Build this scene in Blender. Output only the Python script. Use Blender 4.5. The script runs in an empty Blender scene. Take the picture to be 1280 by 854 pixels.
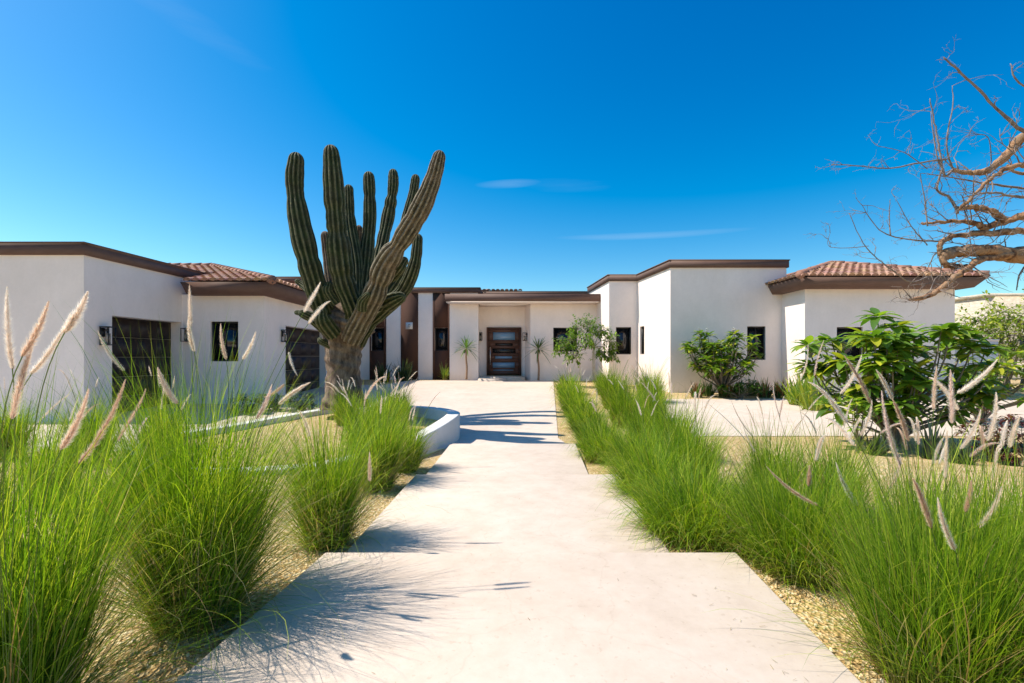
import bpy, math, random
import numpy as np
from mathutils import Vector, Matrix

R = random.Random(11)
RN = np.random.RandomState(7)
sc = bpy.context.scene
COL = sc.collection
PI = math.pi
F, HX, HY, ZC = 604.0, 640.0, 447.0, 1.5       # photograph's focal length in px, principal column, horizon row, eye height


def at(px, py, Y):
    return Vector(((px - HX) / F * Y, Y, ZC + (HY - py) / F * Y))


def ax(px, Y):
    return (px - HX) / F * Y


def az(py, Y):
    return ZC + (HY - py) / F * Y


# ------------------------------------------------------------------ mesh builder
class MB:
    def __init__(s):
        s.V, s.F4, s.C = [], [], []
        s.n = 0
        s.FS, s.FM = [], []

    def arr(s, V, Fc, C=(1, 1, 1), mi=0):
        V = np.asarray(V, dtype=np.float32).reshape(-1, 3)
        C = np.asarray(C, dtype=np.float32)
        if C.ndim == 1:
            C = np.tile(C, (len(V), 1))
        s.V.append(V); s.C.append(C)
        if isinstance(Fc, np.ndarray):
            s.F4.append((Fc + s.n).reshape(-1)); s.FS.append(np.full(len(Fc), Fc.shape[1])); s.FM.append(np.full(len(Fc), mi))
        else:
            for f in Fc:
                s.F4.append(np.array(f) + s.n); s.FS.append(np.array([len(f)])); s.FM.append(np.array([mi]))
        s.n += len(V)

    def box(s, a, b, C=(1, 1, 1), mi=0):
        x0, y0, z0 = a; x1, y1, z1 = b
        V = [(x0, y0, z0), (x1, y0, z0), (x1, y1, z0), (x0, y1, z0), (x0, y0, z1), (x1, y0, z1), (x1, y1, z1), (x0, y1, z1)]
        Fc = np.array([(0, 3, 2, 1), (4, 5, 6, 7), (0, 1, 5, 4), (1, 2, 6, 5), (2, 3, 7, 6), (3, 0, 4, 7)])
        s.arr(V, Fc, C, mi)

    def prism(s, pts, z0, z1, C=(1, 1, 1), mi=0, ztop=None, pts_top=None):
        n = len(pts)
        pt = pts_top or pts
        V = [(p[0], p[1], z0) for p in pts] + [(p[0], p[1], (ztop(p[0], p[1]) if ztop else z1)) for p in pt]
        Fc = [tuple(reversed(range(n))), tuple(range(n, 2 * n))] + [(i, (i + 1) % n, n + (i + 1) % n, n + i) for i in range(n)]
        s.arr(V, Fc, C, mi)

    def tube(s, pts, rad, seg=8, C=(1, 1, 1), mi=0, cap=True, fn=None, cfn=None):
        pts = [Vector(p) for p in pts]
        n = len(pts)
        if not hasattr(rad, '__len__'): rad = [rad] * n
        t0 = (pts[1] - pts[0]).normalized()
        a = Vector((1, 0, 0)) if abs(t0.x) < .9 else Vector((0, 1, 0))
        u = t0.cross(a).normalized()
        V = []; CC = []
        for i in range(n):
            t = (pts[min(i + 1, n - 1)] - pts[max(i - 1, 0)]).normalized()
            u = (u - t * u.dot(t)).normalized(); w = t.cross(u)
            for k in range(seg):
                th = 2 * PI * k / seg
                r = rad[i] * (fn(th, i / (n - 1)) if fn else 1)
                V.append(pts[i] + (u * math.cos(th) + w * math.sin(th)) * r)
                if cfn: CC.append(cfn(th, i / (n - 1), i))
        Fc = []
        for i in range(n - 1):
            for k in range(seg):
                k2 = (k + 1) % seg
                Fc.append((i * seg + k, i * seg + k2, (i + 1) * seg + k2, (i + 1) * seg + k))
        s.arr([tuple(v) for v in V], np.array(Fc), CC if cfn else C, mi)
        if cap:
            base = s.n - n * seg
            for ring, rev in ((0, True), (n - 1, False)):
                f = np.arange(base + ring * seg, base + ring * seg + seg)
                s.F4.append(f[::-1] if rev else f); s.FS.append(np.array([seg])); s.FM.append(np.array([mi]))

    def build(s, name, mats, parent=None, smooth=False, loc=None):
        me = bpy.data.meshes.new(name)
        V = np.concatenate(s.V); C = np.concatenate(s.C)
        L = np.concatenate(s.F4).astype(np.int32); FS = np.concatenate(s.FS).astype(np.int32); FM = np.concatenate(s.FM).astype(np.int32)
        me.vertices.add(len(V)); me.vertices.foreach_set('co', V.reshape(-1))
        me.loops.add(len(L)); me.loops.foreach_set('vertex_index', L)
        me.polygons.add(len(FS))
        st = np.concatenate(([0], np.cumsum(FS)[:-1])).astype(np.int32)
        me.polygons.foreach_set('loop_start', st); me.polygons.foreach_set('loop_total', FS)
        me.polygons.foreach_set('material_index', FM)
        if smooth: me.polygons.foreach_set('use_smooth', np.ones(len(FS), dtype=bool))
        me.update(calc_edges=True)
        at_ = me.color_attributes.new('col', 'FLOAT_COLOR', 'POINT')
        CC = np.concatenate((C[:, :3], np.ones((len(C), 1), dtype=np.float32)), axis=1).astype(np.float32)
        at_.data.foreach_set('color', CC.reshape(-1))
        for m in (mats if isinstance(mats, (list, tuple)) else [mats]): me.materials.append(m)
        o = bpy.data.objects.new(name, me); COL.objects.link(o)
        if parent: o.parent = parent
        if loc is not None: o.location = loc
        return o


def tag(o, label=None, cat=None, group=None, kind=None):
    if label: o['label'] = label
    if cat: o['category'] = cat
    if group: o['group'] = group
    if kind: o['kind'] = kind
    return o


def thing(name, loc, label, cat, group=None, rz=0):
    o = bpy.data.objects.new(name, None); COL.objects.link(o)
    o.empty_display_size = .1
    o.location = loc; o.rotation_euler = (0, 0, rz)
    return tag(o, label, cat, group)


def copy_thing(o, parent=None):
    c = o.copy(); COL.objects.link(c)
    if parent: c.parent = parent
    for ch in o.children: copy_thing(ch, c)
    return c


def catmull(pts, n, closed=False):
    P = [Vector(p) for p in pts]; m = len(P); out = []
    rng = range(m) if closed else range(m - 1)
    for i in rng:
        if closed: p0, p1, p2, p3 = P[(i - 1) % m], P[i], P[(i + 1) % m], P[(i + 2) % m]
        else: p0, p1, p2, p3 = P[max(i - 1, 0)], P[i], P[i + 1], P[min(i + 2, m - 1)]
        for k in range(n):
            t = k / n
            out.append(.5 * ((2 * p1) + (p2 - p0) * t + (2 * p0 - 5 * p1 + 4 * p2 - p3) * t * t + (3 * p1 - p0 - 3 * p2 + p3) * t ** 3))
    if not closed: out.append(P[-1].copy())
    return out


# ------------------------------------------------------------------ materials
def mat(name, base=(.5, .5, .5), rough=.8, metal=0, spec=.5):
    m = bpy.data.materials.new(name); m.use_nodes = True
    b = m.node_tree.nodes['Principled BSDF']
    b.inputs['Base Color'].default_value = (*base, 1); b.inputs['Roughness'].default_value = rough
    b.inputs['Metallic'].default_value = metal
    b.inputs['Specular IOR Level'].default_value = spec
    return m, m.node_tree, b


def noise_ramp(nt, scale, stops, detail=6, rough=.6, vec=None, kind='noise', mapscale=None):
    N = nt.nodes; L = nt.links
    if vec is None:
        tc = N.new('ShaderNodeTexCoord'); vec = tc.outputs['Object']
    if mapscale:
        mp = N.new('ShaderNodeMapping'); mp.inputs['Scale'].default_value = mapscale; L.new(vec, mp.inputs['Vector']); vec = mp.outputs[0]
    if kind == 'noise':
        n = N.new('ShaderNodeTexNoise'); n.inputs['Detail'].default_value = detail; n.inputs['Roughness'].default_value = rough
        out = n.outputs['Fac']
    else:
        n = N.new('ShaderNodeTexVoronoi'); out = n.outputs['Color'] if kind == 'vcol' else n.outputs['Distance']
    n.inputs['Scale'].default_value = scale
    L.new(vec, n.inputs['Vector'])
    r = N.new('ShaderNodeValToRGB')
    e = r.color_ramp.elements
    while len(e) > 1: e.remove(e[-1])
    e[0].position = stops[0][0]; e[0].color = (*stops[0][1], 1)
    for p, c in stops[1:]:
        k = e.new(p); k.color = (*c, 1)
    if kind == 'vcol':
        sp = N.new('ShaderNodeSeparateColor'); L.new(out, sp.inputs[0]); out = sp.outputs[0]
    L.new(out, r.inputs['Fac'])
    return r.outputs['Color'], out


def mix(nt, a, b, fac, mode='MIX'):
    m = nt.nodes.new('ShaderNodeMix'); m.data_type = 'RGBA'; m.blend_type = mode
    for s_, v in ((m.inputs[6], a), (m.inputs[7], b), (m.inputs[0], fac)):
        if isinstance(v, (int, float)): s_.default_value = v
        elif isinstance(v, tuple): s_.default_value = (*v, 1)
        else: nt.links.new(v, s_)
    return m.outputs[2]


def bump(nt, b, h, strength=.3, dist=.01, prev=None):
    n = nt.nodes.new('ShaderNodeBump'); n.inputs['Strength'].default_value = strength; n.inputs['Distance'].default_value = dist
    nt.links.new(h, n.inputs['Height'])
    if prev is not None: nt.links.new(prev, n.inputs['Normal'])
    nt.links.new(n.outputs[0], b.inputs['Normal'])
    return n.outputs[0]


def stucco(name, c, var=.06):
    m, nt, b = mat(name, c, .9, spec=.2)
    lo = tuple(x * (1 - var) for x in c); hi = tuple(min(1, x * (1 + var * .6)) for x in c)
    c1, f1 = noise_ramp(nt, .9, [(.3, lo), (.7, hi)], 5)
    c2, f2 = noise_ramp(nt, 14, [(.35, tuple(x * .97 for x in (1, 1, 1))), (.7, (1, 1, 1))], 4)
    c3, f3 = noise_ramp(nt, 2.2, [(.36, (.955, .95, .94)), (.62, (1, 1, 1))], 7, .7, mapscale=(.9, .9, .35))
    o = mix(nt, mix(nt, c1, c2, 1.0, 'MULTIPLY'), c3, 1.0, 'MULTIPLY')
    nt.links.new(o, b.inputs['Base Color'])
    _, fb = noise_ramp(nt, 60, [(0, (0, 0, 0)), (1, (1, 1, 1))], 5, .7)
    bump(nt, b, fb, .25, .006)
    return m


M = {}
M['stucco'] = stucco('white_stucco', (.92, .80, .735))
M['brown'] = stucco('brown_render', (.085, .042, .029), .12)
M['rim'] = stucco('planter_render', (.74, .71, .66), .09)


def m_fascia():
    m, nt, b = mat('brown_fascia', (.12, .06, .04), .7)
    c1, _ = noise_ramp(nt, 3, [(.3, (.115, .060, .043)), (.7, (.155, .085, .063))], 6, .65, mapscale=(1, 1, 3))
    nt.links.new(c1, b.inputs['Base Color'])
    return m


M['fascia'] = m_fascia()


def m_concrete():
    m, nt, b = mat('pale_concrete', (.7, .66, .6), .85, spec=.25)
    c1, _ = noise_ramp(nt, .8, [(.3, (.575, .475, .385)), (.5, (.63, .53, .435)), (.72, (.66, .565, .475))], 7, .62)
    c2, _ = noise_ramp(nt, 5, [(.3, (.88, .85, .82)), (.5, (.97, .95, .935)), (.62, (1, 1, 1))], 8, .7)
    c3, f3 = noise_ramp(nt, 38, [(.30, (.80, .76, .71)), (.36, (1, 1, 1))], 3, .5)
    # hairline cracks
    tc = nt.nodes.new('ShaderNodeTexCoord')
    nz = nt.nodes.new('ShaderNodeTexNoise'); nz.inputs['Scale'].default_value = 1.4; nz.inputs['Detail'].default_value = 5
    nt.links.new(tc.outputs['Object'], nz.inputs['Vector'])
    va = nt.nodes.new('ShaderNodeVectorMath'); va.operation = 'MULTIPLY_ADD'
    nt.links.new(nz.outputs['Color'], va.inputs[0]); va.inputs[1].default_value = (.8, .8, .8); nt.links.new(tc.outputs['Object'], va.inputs[2])
    vo = nt.nodes.new('ShaderNodeTexVoronoi'); vo.feature = 'DISTANCE_TO_EDGE'; vo.inputs['Scale'].default_value = .75
    nt.links.new(va.outputs[0], vo.inputs['Vector'])
    rp = nt.nodes.new('ShaderNodeValToRGB'); rp.color_ramp.elements[0].position = 0; rp.color_ramp.elements[0].color = (.84, .80, .76, 1)
    rp.color_ramp.elements[1].position = .006; rp.color_ramp.elements[1].color = (1, 1, 1, 1)
    nt.links.new(vo.outputs['Distance'], rp.inputs['Fac'])
    o = mix(nt, c1, c2, 1.0, 'MULTIPLY'); o = mix(nt, o, c3, .5, 'MULTIPLY'); o = mix(nt, o, rp.outputs[0], .35, 'MULTIPLY')
    nt.links.new(o, b.inputs['Base Color'])
    _, fb = noise_ramp(nt, 45, [(0, (0, 0, 0)), (1, (1, 1, 1))], 6, .7)
    bump(nt, b, fb, .2, .004)
    return m


M['concrete'] = m_concrete()


def m_gravel(name='tan_gravel'):
    m, nt, b = mat(name, (.5, .4, .25), .95, spec=.2)
    c1, _ = noise_ramp(nt, 55, [(0, (.42, .27, .11)), (.35, (.62, .43, .19)), (.7, (.74, .56, .30)), (1, (.84, .72, .48))], kind='vcol')
    c2, _ = noise_ramp(nt, 1.6, [(.3, (.80, .76, .68)), (.65, (1, 1, 1))], 6)
    nt.links.new(mix(nt, c1, c2, 1.0, 'MULTIPLY'), b.inputs['Base Color'])
    _, fb = noise_ramp(nt, 55, [(0, (0, 0, 0)), (1, (1, 1, 1))], kind='vdist')
    bump(nt, b, fb, 1.0, .02)
    return m


M['gravel'] = m_gravel()


def m_tile():
    m, nt, b = mat('clay_tile', (.4, .2, .14), .85, spec=.2)
    at_ = nt.nodes.new('ShaderNodeAttribute'); at_.attribute_name = 'col'
    c2, _ = noise_ramp(nt, 9, [(.3, (.72, .68, .66)), (.65, (1, 1, 1))], 6, .7)
    nt.links.new(mix(nt, at_.outputs['Color'], c2, 1.0, 'MULTIPLY'), b.inputs['Base Color'])
    return m


M['tile'] = m_tile()


def m_leaf(name, rough=.5, trans=.35, tcol=(1.5, 1.7, .6), spec=.35, nscale=None):
    m, nt, b = mat(name, (.1, .2, .05), rough, spec=spec)
    at_ = nt.nodes.new('ShaderNodeAttribute'); at_.attribute_name = 'col'
    col = at_.outputs['Color']
    if nscale:
        c2, _ = noise_ramp(nt, nscale, [(.3, (.75, .75, .7)), (.7, (1.0, 1.0, 1.0))], 4)
        col = mix(nt, col, c2, 1.0, 'MULTIPLY')
    nt.links.new(col, b.inputs['Base Color'])
    tr = nt.nodes.new('ShaderNodeBsdfTranslucent')
    nt.links.new(mix(nt, col, tcol, 1.0, 'MULTIPLY'), tr.inputs['Color'])
    ms = nt.nodes.new('ShaderNodeMixShader'); ms.inputs[0].default_value = trans
    nt.links.new(b.outputs[0], ms.inputs[1]); nt.links.new(tr.outputs[0], ms.inputs[2])
    nt.links.new(ms.outputs[0], nt.nodes['Material Output'].inputs['Surface'])
    return m


M['grass'] = m_leaf('grass_blade', .5, .40, (1.5, 1.5, .4), .18)
M['plume'] = m_leaf('seed_plume', .9, .5, (1.15, 1.12, 1.06), .1)
M['leaf'] = m_leaf('glossy_leaf', .4, .36, (1.4, 1.6, .5), .5)
M['fine_leaf'] = m_leaf('small_leaf', .5, .35)
M['petal'] = m_leaf('white_petal', .6, .3, (1, 1, 1), .2)


def m_bark(name, stops, scale=8, ms=(1, 1, .3), bs=.6, bd=.02, attr=False):
    m, nt, b = mat(name, (.3, .2, .1), .9, spec=.2)
    c1, f = noise_ramp(nt, scale, stops, 7, .7, mapscale=ms)
    if attr:
        at_ = nt.nodes.new('ShaderNodeAttribute'); at_.attribute_name = 'col'
        c1 = mix(nt, c1, at_.outputs['Color'], 1.0, 'MULTIPLY')
    nt.links.new(c1, b.inputs['Base Color'])
    bump(nt, b, f, bs, bd)
    return m


M['bark'] = m_bark('peeling_bark', [(.34, (.05, .035, .028)), (.44, (.20, .10, .055)), (.52, (.42, .24, .13)), (.62, (.27, .18, .12)), (.74, (.55, .43, .33))], 7, (1, 1, 1), .9, .04)
M['twig'] = m_bark('grey_twig', [(.3, (.13, .095, .08)), (.7, (.34, .27, .23))], 12, (1, 1, 1))
M['stem'] = m_bark('shrub_stem', [(.3, (.13, .095, .07)), (.7, (.30, .25, .20))], 14, (1, 1, .4))
M['palestem'] = m_bark('pale_stem', [(.3, (.33, .27, .21)), (.7, (.58, .52, .44))], 14, (1, 1, .4))
M['palmtrunk'] = m_bark('yucca_trunk', [(.3, (.22, .13, .08)), (.7, (.42, .28, .18))], 20, (1, 1, 2))
M['cactus_trunk'] = m_bark('cactus_wood', [(.30, (.035, .025, .02)), (.45, (.13, .09, .065)), (.6, (.24, .175, .125)), (.78, (.42, .33, .25))], 5, (1.5, 1.5, .55), .9, .05, True)


def m_cactus(name, mot, amount):
    m, nt, b = mat(name, (.1, .13, .05), .7, spec=.3)
    at_ = nt.nodes.new('ShaderNodeAttribute'); at_.attribute_name = 'col'
    c2, f = noise_ramp(nt, 3.2, [(.45, (0, 0, 0)), (.62, (1, 1, 1))], 8, .72)
    sp = nt.nodes.new('ShaderNodeSeparateColor'); nt.links.new(c2, sp.inputs[0])
    mm = nt.nodes.new('ShaderNodeMath'); mm.operation = 'MULTIPLY'; mm.inputs[1].default_value = amount; nt.links.new(sp.outputs[0], mm.inputs[0])
    scar, _ = noise_ramp(nt, 11, [(.3, tuple(x * .35 for x in mot)), (.7, mot)], 6)
    o = mix(nt, at_.outputs['Color'], scar, mm.outputs[0])
    c3, _ = noise_ramp(nt, 26, [(.35, (.6, .6, .6)), (.62, (1.15, 1.12, 1.05))], 4, .7)
    nt.links.new(mix(nt, o, c3, 1.0, 'MULTIPLY'), b.inputs['Base Color'])
    _, fb = noise_ramp(nt, 30, [(0, (0, 0, 0)), (1, (1, 1, 1))], 5, .7)
    bump(nt, b, fb, .6, .02)
    return m


M['cactus'] = m_cactus('green_cactus_skin', (.13, .10, .06), .38)
M['cactus_old'] = m_cactus('scarred_cactus_skin', (.30, .225, .155), .85)
M['black'], _, _ = mat('black_metal', (.012, .012, .012), .45)
M['frame'], _, _ = mat('dark_bronze_frame', (.018, .014, .013), .45)
M['lampglass'], _nt, _b = mat('lantern_glass', (.55, .5, .4), .15)
_b.inputs['Transmission Weight'].default_value = .7


def m_glass():
    m, nt, b = mat('dark_window_glass', (.010, .011, .013), .06, spec=.6)
    return m


M['glass'] = m_glass()
M['doorglass'], _nt, _b = mat('door_glass_painted_sky', (.17, .30, .44), .05, spec=.9)  # blue sky reflection painted into the base colour of the glass
M['doorglass2'], _nt, _b = mat('dark_door_glass', (.012, .014, .014), .08, spec=.6)


def m_wood(name, a, c):
    m, nt, b = mat(name, a, .55)
    c1, f = noise_ramp(nt, 6, [(.3, a), (.7, c)], 6, .65, mapscale=(.4, 1, 8))
    nt.links.new(c1, b.inputs['Base Color']); bump(nt, b, f, .15, .004)
    return m


M['doorwood'] = m_wood('door_wood', (.070, .030, .019), (.12, .053, .032))
M['garage'] = m_wood('garage_door_panel', (.024, .012, .010), (.028, .015, .012))
M['steel'], _, _ = mat('brushed_steel', (.6, .6, .6), .3, 1)
M['plate'], _, _ = mat('number_plate', (.62, .60, .58), .5)
M['plateink'], _, _ = mat('plate_digits', (.10, .09, .09), .5)
M['stone'] = m_bark('pale_stone', [(.3, (.42, .36, .28)), (.6, (.62, .55, .45)), (.8, (.74, .68, .58))], 3, (1, 1, 2), .5, .05)

# ------------------------------------------------------------------ ground, slabs, court
GX = [-400, 0, 2.9, 3.6, 5.3, 7.8, 9.0, 21.6, 60, 500]
GZ = [.2, .2, .2, .14, .10, -.008, -.012, .44, .6, .6]


def g(Y): return float(np.interp(Y, GX, GZ))


def court_z(Y): return max(0.0, (Y - 9) * .0376)


ys = sorted(set(list(np.linspace(-8, 30, 153)) + [-400, -100, -30, 60, 120, 250, 500] + GX[1:-1]))
xs = list(np.linspace(-10, 12, 89)) + [-500, -150, -50, -25, -16, 16, 25, 50, 150, 500]
xs = sorted(xs)
V = []
for y in ys:
    for x in xs:
        und = .012 * math.sin(x * 2.1 + y * 1.3) + .008 * math.sin(x * 5.3 - y * 3.7) if (abs(x) < 30 and -8 < y < 8) else 0
        V.append((x, y, g(y) + und))
nx = len(xs)
Fc = [(j * nx + i, j * nx + i + 1, (j + 1) * nx + i + 1, (j + 1) * nx + i) for j in range(len(ys) - 1) for i in range(nx - 1)]
mb = MB(); mb.arr(V, np.array(Fc)); tag(mb.build('ground', M['gravel'], smooth=True), kind='structure')


def slab(name, pts, z0, z1):
    mb = MB(); mb.prism(pts, z0, z1)
    o = mb.build(name, M['concrete'])
    bv = o.modifiers.new('b', 'BEVEL'); bv.width = .008; bv.segments = 2
    return tag(o, kind='structure')


# path slabs stepping down away from the eye (lengths slightly staggered, edges a little crooked)
slab('path_slab', [(-1.56, -2.0), (1.02, -2.0), (1.38, 2.98), (-1.15, 2.98)], -.1, .30)
slab('path_slab', [(-1.12, 2.984), (1.04, 2.984), (1.19, 5.38), (-1.07, 5.38)], -.15, .20)
slab('path_slab', [(-1.04, 5.384), (.90, 5.384), (1.03, 7.86), (-1.0, 7.86)], -.2, .10)


def sheet(name, pts, zfun, th=.1, step=1.0):
    # concrete sheet following the slope: clip polygon into bands along Y
    import bmesh
    bm = bmesh.new()
    vs = [bm.verts.new((p[0], p[1], 0)) for p in pts]
    bm.faces.new(vs)
    y = math.floor(min(p[1] for p in pts)) + step
    while y < max(p[1] for p in pts):
        geom = bm.verts[:] + bm.edges[:] + bm.faces[:]
        bmesh.ops.bisect_plane(bm, geom=geom, plane_co=(0, y, 0), plane_no=(0, 1, 0))
        y += step
    ext = bmesh.ops.extrude_face_region(bm, geom=bm.faces[:])
    low = {v for v in ext['geom'] if isinstance(v, bmesh.types.BMVert)}
    for v in bm.verts:
        v.co.z = zfun(v.co.y) - (th if v in low else 0)
    bmesh.ops.recalc_face_normals(bm, faces=bm.faces[:])
    me = bpy.data.meshes.new(name); bm.to_mesh(me); bm.free()
    me.materials.append(M['concrete'])
    o = bpy.data.objects.new(name, me); COL.objects.link(o)
    return tag(o, kind='structure')


sheet('court', [(-40, 7.3), (-5.5, 7.3), (-4.2, 7.87), (1.02, 7.87), (.86, 9.0), (1.25, 14), (1.85, 21.6), (-4.6, 21.6), (-5.2, 19.4), (-7.3, 19.4), (-40, 19.4)], court_z)
sheet('driveway', [(3.5, 9.2), (60, 9.2), (60, 14.9), (3.7, 14.9)], court_z)

# island planter: curved rim + gravel fill
ringp = [(-.98, 8.75, .45), (-1.12, 9.6, .45), (-1.75, 10.35, .45), (-2.9, 10.95, .42), (-4.15, 11.0, .36), (-4.75, 9.6, .33), (-5.05, 8.6, .31), (-5.5, 7.4, .28), (-5.0, 6.2, .20), (-3.7, 5.7, .165),
         (-2.5, 5.85, .175), (-1.75, 6.6, .22), (-1.28, 7.45, .33)]
ring = catmull(ringp, 10, True)
n = len(ring)
mb = MB(); V = []
for i in range(n):
    t = ring[(i + 1) % n] - ring[i - 1]; t.z = 0; t.normalize()
    nrm = Vector((-t.y, t.x, 0))     # counter-clockwise: points inwards
    for off, z in ((0, -.12), (0, ring[i].z), (.24, ring[i].z), (.24, -.12)):
        p = ring[i] + nrm * off
        V.append((p.x, p.y, z))
Fc = []
for i in range(n):
    j = (i + 1) % n
    for k in range(3):
        Fc.append((i * 4 + k, j * 4 + k, j * 4 + k + 1, i * 4 + k + 1))
mb.arr(V, np.array(Fc))
o = mb.build('planter_rim', M['rim'])
bv = o.modifiers.new('b', 'BEVEL'); bv.width = .015; bv.segments = 2; bv.limit_method = 'ANGLE'
tag(o, 'low curved white planter rim round the gravel bed of the giant cactus', 'planter')


def inside_pts(off):
    out = []
    for i in range(n):
        t = ring[(i + 1) % n] - ring[i - 1]; t.z = 0; t.normalize()
        nrm = Vector((-t.y, t.x, 0)); p = ring[i] + nrm * off
        out.append(p)
    return out


def island_z(y): return float(np.interp(y, [5.5, 8, 10.8], [.10, .20, .25]))


mb = MB(); ip = inside_pts(.12)
cen = Vector((-3.2, 8.4, island_z(8.4)))
V = [(p.x, p.y, island_z(p.y)) for p in ip] + [tuple(cen)]
mb.arr(V, np.array([(i, (i + 1) % n, n) for i in range(n)]))
tag(mb.build('gravel_bed', M['gravel'], smooth=True), kind='structure')


# ------------------------------------------------------------------ house
house = thing('villa', (0, 18, .3), 'long low white stucco villa with brown fascias, clay tile roofs and dark windows', 'house')
HO = Vector((0, 18, .3))


def hp(x, y, z): return (x - HO.x, y - HO.y, z - HO.z)


def hbuild(mb, name, mats, parent=None, smooth=False):
    for v in mb.V:
        if parent is None or parent is house: v -= np.array(HO, dtype=np.float32)
        else: v -= np.array(HO, dtype=np.float32)
    return mb.build(name, mats, parent or house, smooth)


def wall_block(pts, z0, z1, openings, name='wall'):
    """closed footprint; openings {edge: [(u0,u1,za,zb,depth)]}, niches cut into the outer skin"""
    mb = MB(); n = len(pts)
    for e in range(n):
        a = Vector((*pts[e], 0)); b = Vector((*pts[(e + 1) % n], 0))
        d = (b - a); L = d.length; d.normalize(); inw = Vector((-d.y, d.x, 0))
        ops = openings.get(e, [])
        us = sorted({0, L, *[o[0] for o in ops], *[o[1] for o in ops]})
        zs = sorted({z0, z1, *[o[2] for o in ops], *[o[3] for o in ops]})

        def q(u, z, dep=0):
            p = a + d * u + inw * dep
            return (p.x, p.y, z)
        for i in range(len(us) - 1):
            for j in range(len(zs) - 1):
                um = (us[i] + us[i + 1]) / 2; zm = (zs[j] + zs[j + 1]) / 2
                if any(o[0] < um < o[1] and o[2] < zm < o[3] for o in ops): continue
                mb.arr([q(us[i], zs[j]), q(us[i + 1], zs[j]), q(us[i + 1], zs[j + 1]), q(us[i], zs[j + 1])], [(0, 1, 2, 3)])
        for (u0, u1, za, zb, dp) in ops:
            for A, B in (((u0, za), (u0, zb)), ((u0, zb), (u1, zb)), ((u1, zb), (u1, za)), ((u1, za), (u0, za))):
                mb.arr([q(*A), q(*B), q(*B, dp), q(*A, dp)], [(0, 1, 2, 3)])
            mb.arr([q(u0, za, dp), q(u1, za, dp), q(u1, zb, dp), q(u0, zb, dp)], [(0, 1, 2, 3)])
    mb.arr([(p[0], p[1], z1) for p in pts], [tuple(range(n))])
    return hbuild(mb, name, M['stucco'])


def offset_poly(pts, off):
    n = len(pts); out = []
    for i in range(n):
        p0, p1, p2 = Vector(pts[i - 1]), Vector(pts[i]), Vector(pts[(i + 1) % n])
        d1 = (p1 - p0).normalized(); d2 = (p2 - p1).normalized()
        n1 = Vector((d1.y, -d1.x)); n2 = Vector((d2.y, -d2.x))
        bis = (n1 + n2); k = off / max(.2, bis.dot(n1)) ; out.append(tuple(p1 + bis * k))
    return out


def fascia(pts, z0, z1, o_top, o_bot=None):
    o_bot = o_top if o_bot is None else o_bot
    mb = MB(); mb.prism(offset_poly(pts, o_bot), z0, z1, pts_top=offset_poly(pts, o_top))
    # thin metal coping lip above
    mb.prism(offset_poly(pts, o_top + .025), z1 + .002, z1 + .035)
    return hbuild(mb, 'fascia', M['fascia'])


def window(p0, p1, z0, z1, dep, muntin=0, pane='glass', fr=.05):
    """window set into a niche of depth dep on wall line p0->p1 (outside to the right of the line)"""
    a = Vector((*p0, 0)); b = Vector((*p1, 0)); d = b - a; L = d.length; d.normalize(); inw = Vector((-d.y, d.x, 0))
    M4 = Matrix((( d.x, inw.x, 0, a.x), (d.y, inw.y, 0, a.y), (0, 0, 1, 0), (0, 0, 0, 1)))
    f = MB()
    y0, y1 = dep - .07, dep - .005
    e = .003
    f.box((e, y0, z0 + e), (fr, y1, z1 - e)); f.box((L - fr, y0, z0 + e), (L - e, y1, z1 - e))
    f.box((fr, y0, z0 + e), (L - fr, y1, z0 + fr)); f.box((fr, y0, z1 - fr), (L - fr, y1, z1 - e))
    for k in range(muntin):
        u = L * (k + 1) / (muntin + 1)
        f.box((u - .02, y0 + .01, z0 + fr), (u + .02, y1 - .002, z1 - fr))
    g_ = MB(); g_.box((fr + .001, dep - .035, z0 + fr + .001), (L - fr - .001, dep - .02, z1 - fr - .001))
    for m_ in (f, g_):
        m_.V = [np.array([tuple(M4 @ Vector(v)) for v in arr], dtype=np.float32) for arr in m_.V]
    w = hbuild(f, 'window', M['frame'])
    hbuild(g_, 'pane', M[pane], w)
    return w


def garage_door(p0, p1, z0, z1, dep):
    a = Vector((*p0, 0)); b = Vector((*p1, 0)); d = b - a; L = d.length; d.normalize(); inw = Vector((-d.y, d.x, 0))
    f = MB(); n_ = 5; h = (z1 - z0) / n_
    for k in range(n_):
        f.box((.005, dep - .05, z0 + k * h + .006), (L - .005, dep - .01, z0 + (k + 1) * h - .006))
        for c in range(4):
            u0 = L * c / 4 + .06; u1 = L * (c + 1) / 4 - .06
            f.box((u0, dep - .0515, z0 + k * h + .06), (u1, dep - .0505, z0 + (k + 1) * h - .06))
    M4 = Matrix(((d.x, inw.x, 0, a.x), (d.y, inw.y, 0, a.y), (0, 0, 1, 0), (0, 0, 0, 1)))
    f.V = [np.array([tuple(M4 @ Vector(v)) for v in arr], dtype=np.float32) for arr in f.V]
    return hbuild(f, 'garage_door', M['garage'])


def lerp2(a, b, t): return (a[0] + (b[0] - a[0]) * t, a[1] + (b[1] - a[1]) * t)


def sub(a, b, u0, u1):
    L = math.dist(a, b); return lerp2(a, b, u0 / L), lerp2(a, b, u1 / L)


# A: garage block at far left (parallel front, then side wall with a garage door)
A0, A1 = (-9.57, 10.8), (-9.38, 14.6)
Apts = [(-20, 10.8), A0, A1, (-20, 14.6)]
LA = math.dist(A0, A1)
wall_block(Apts, -.2, 3.80, {1: [(.72, 2.98, -.1, 2.50, .36)]})
fascia(Apts, 3.79, 4.04, .05)
garage_door(*sub(A0, A1, .72, 2.98), .02, 2.50, .36)
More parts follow.
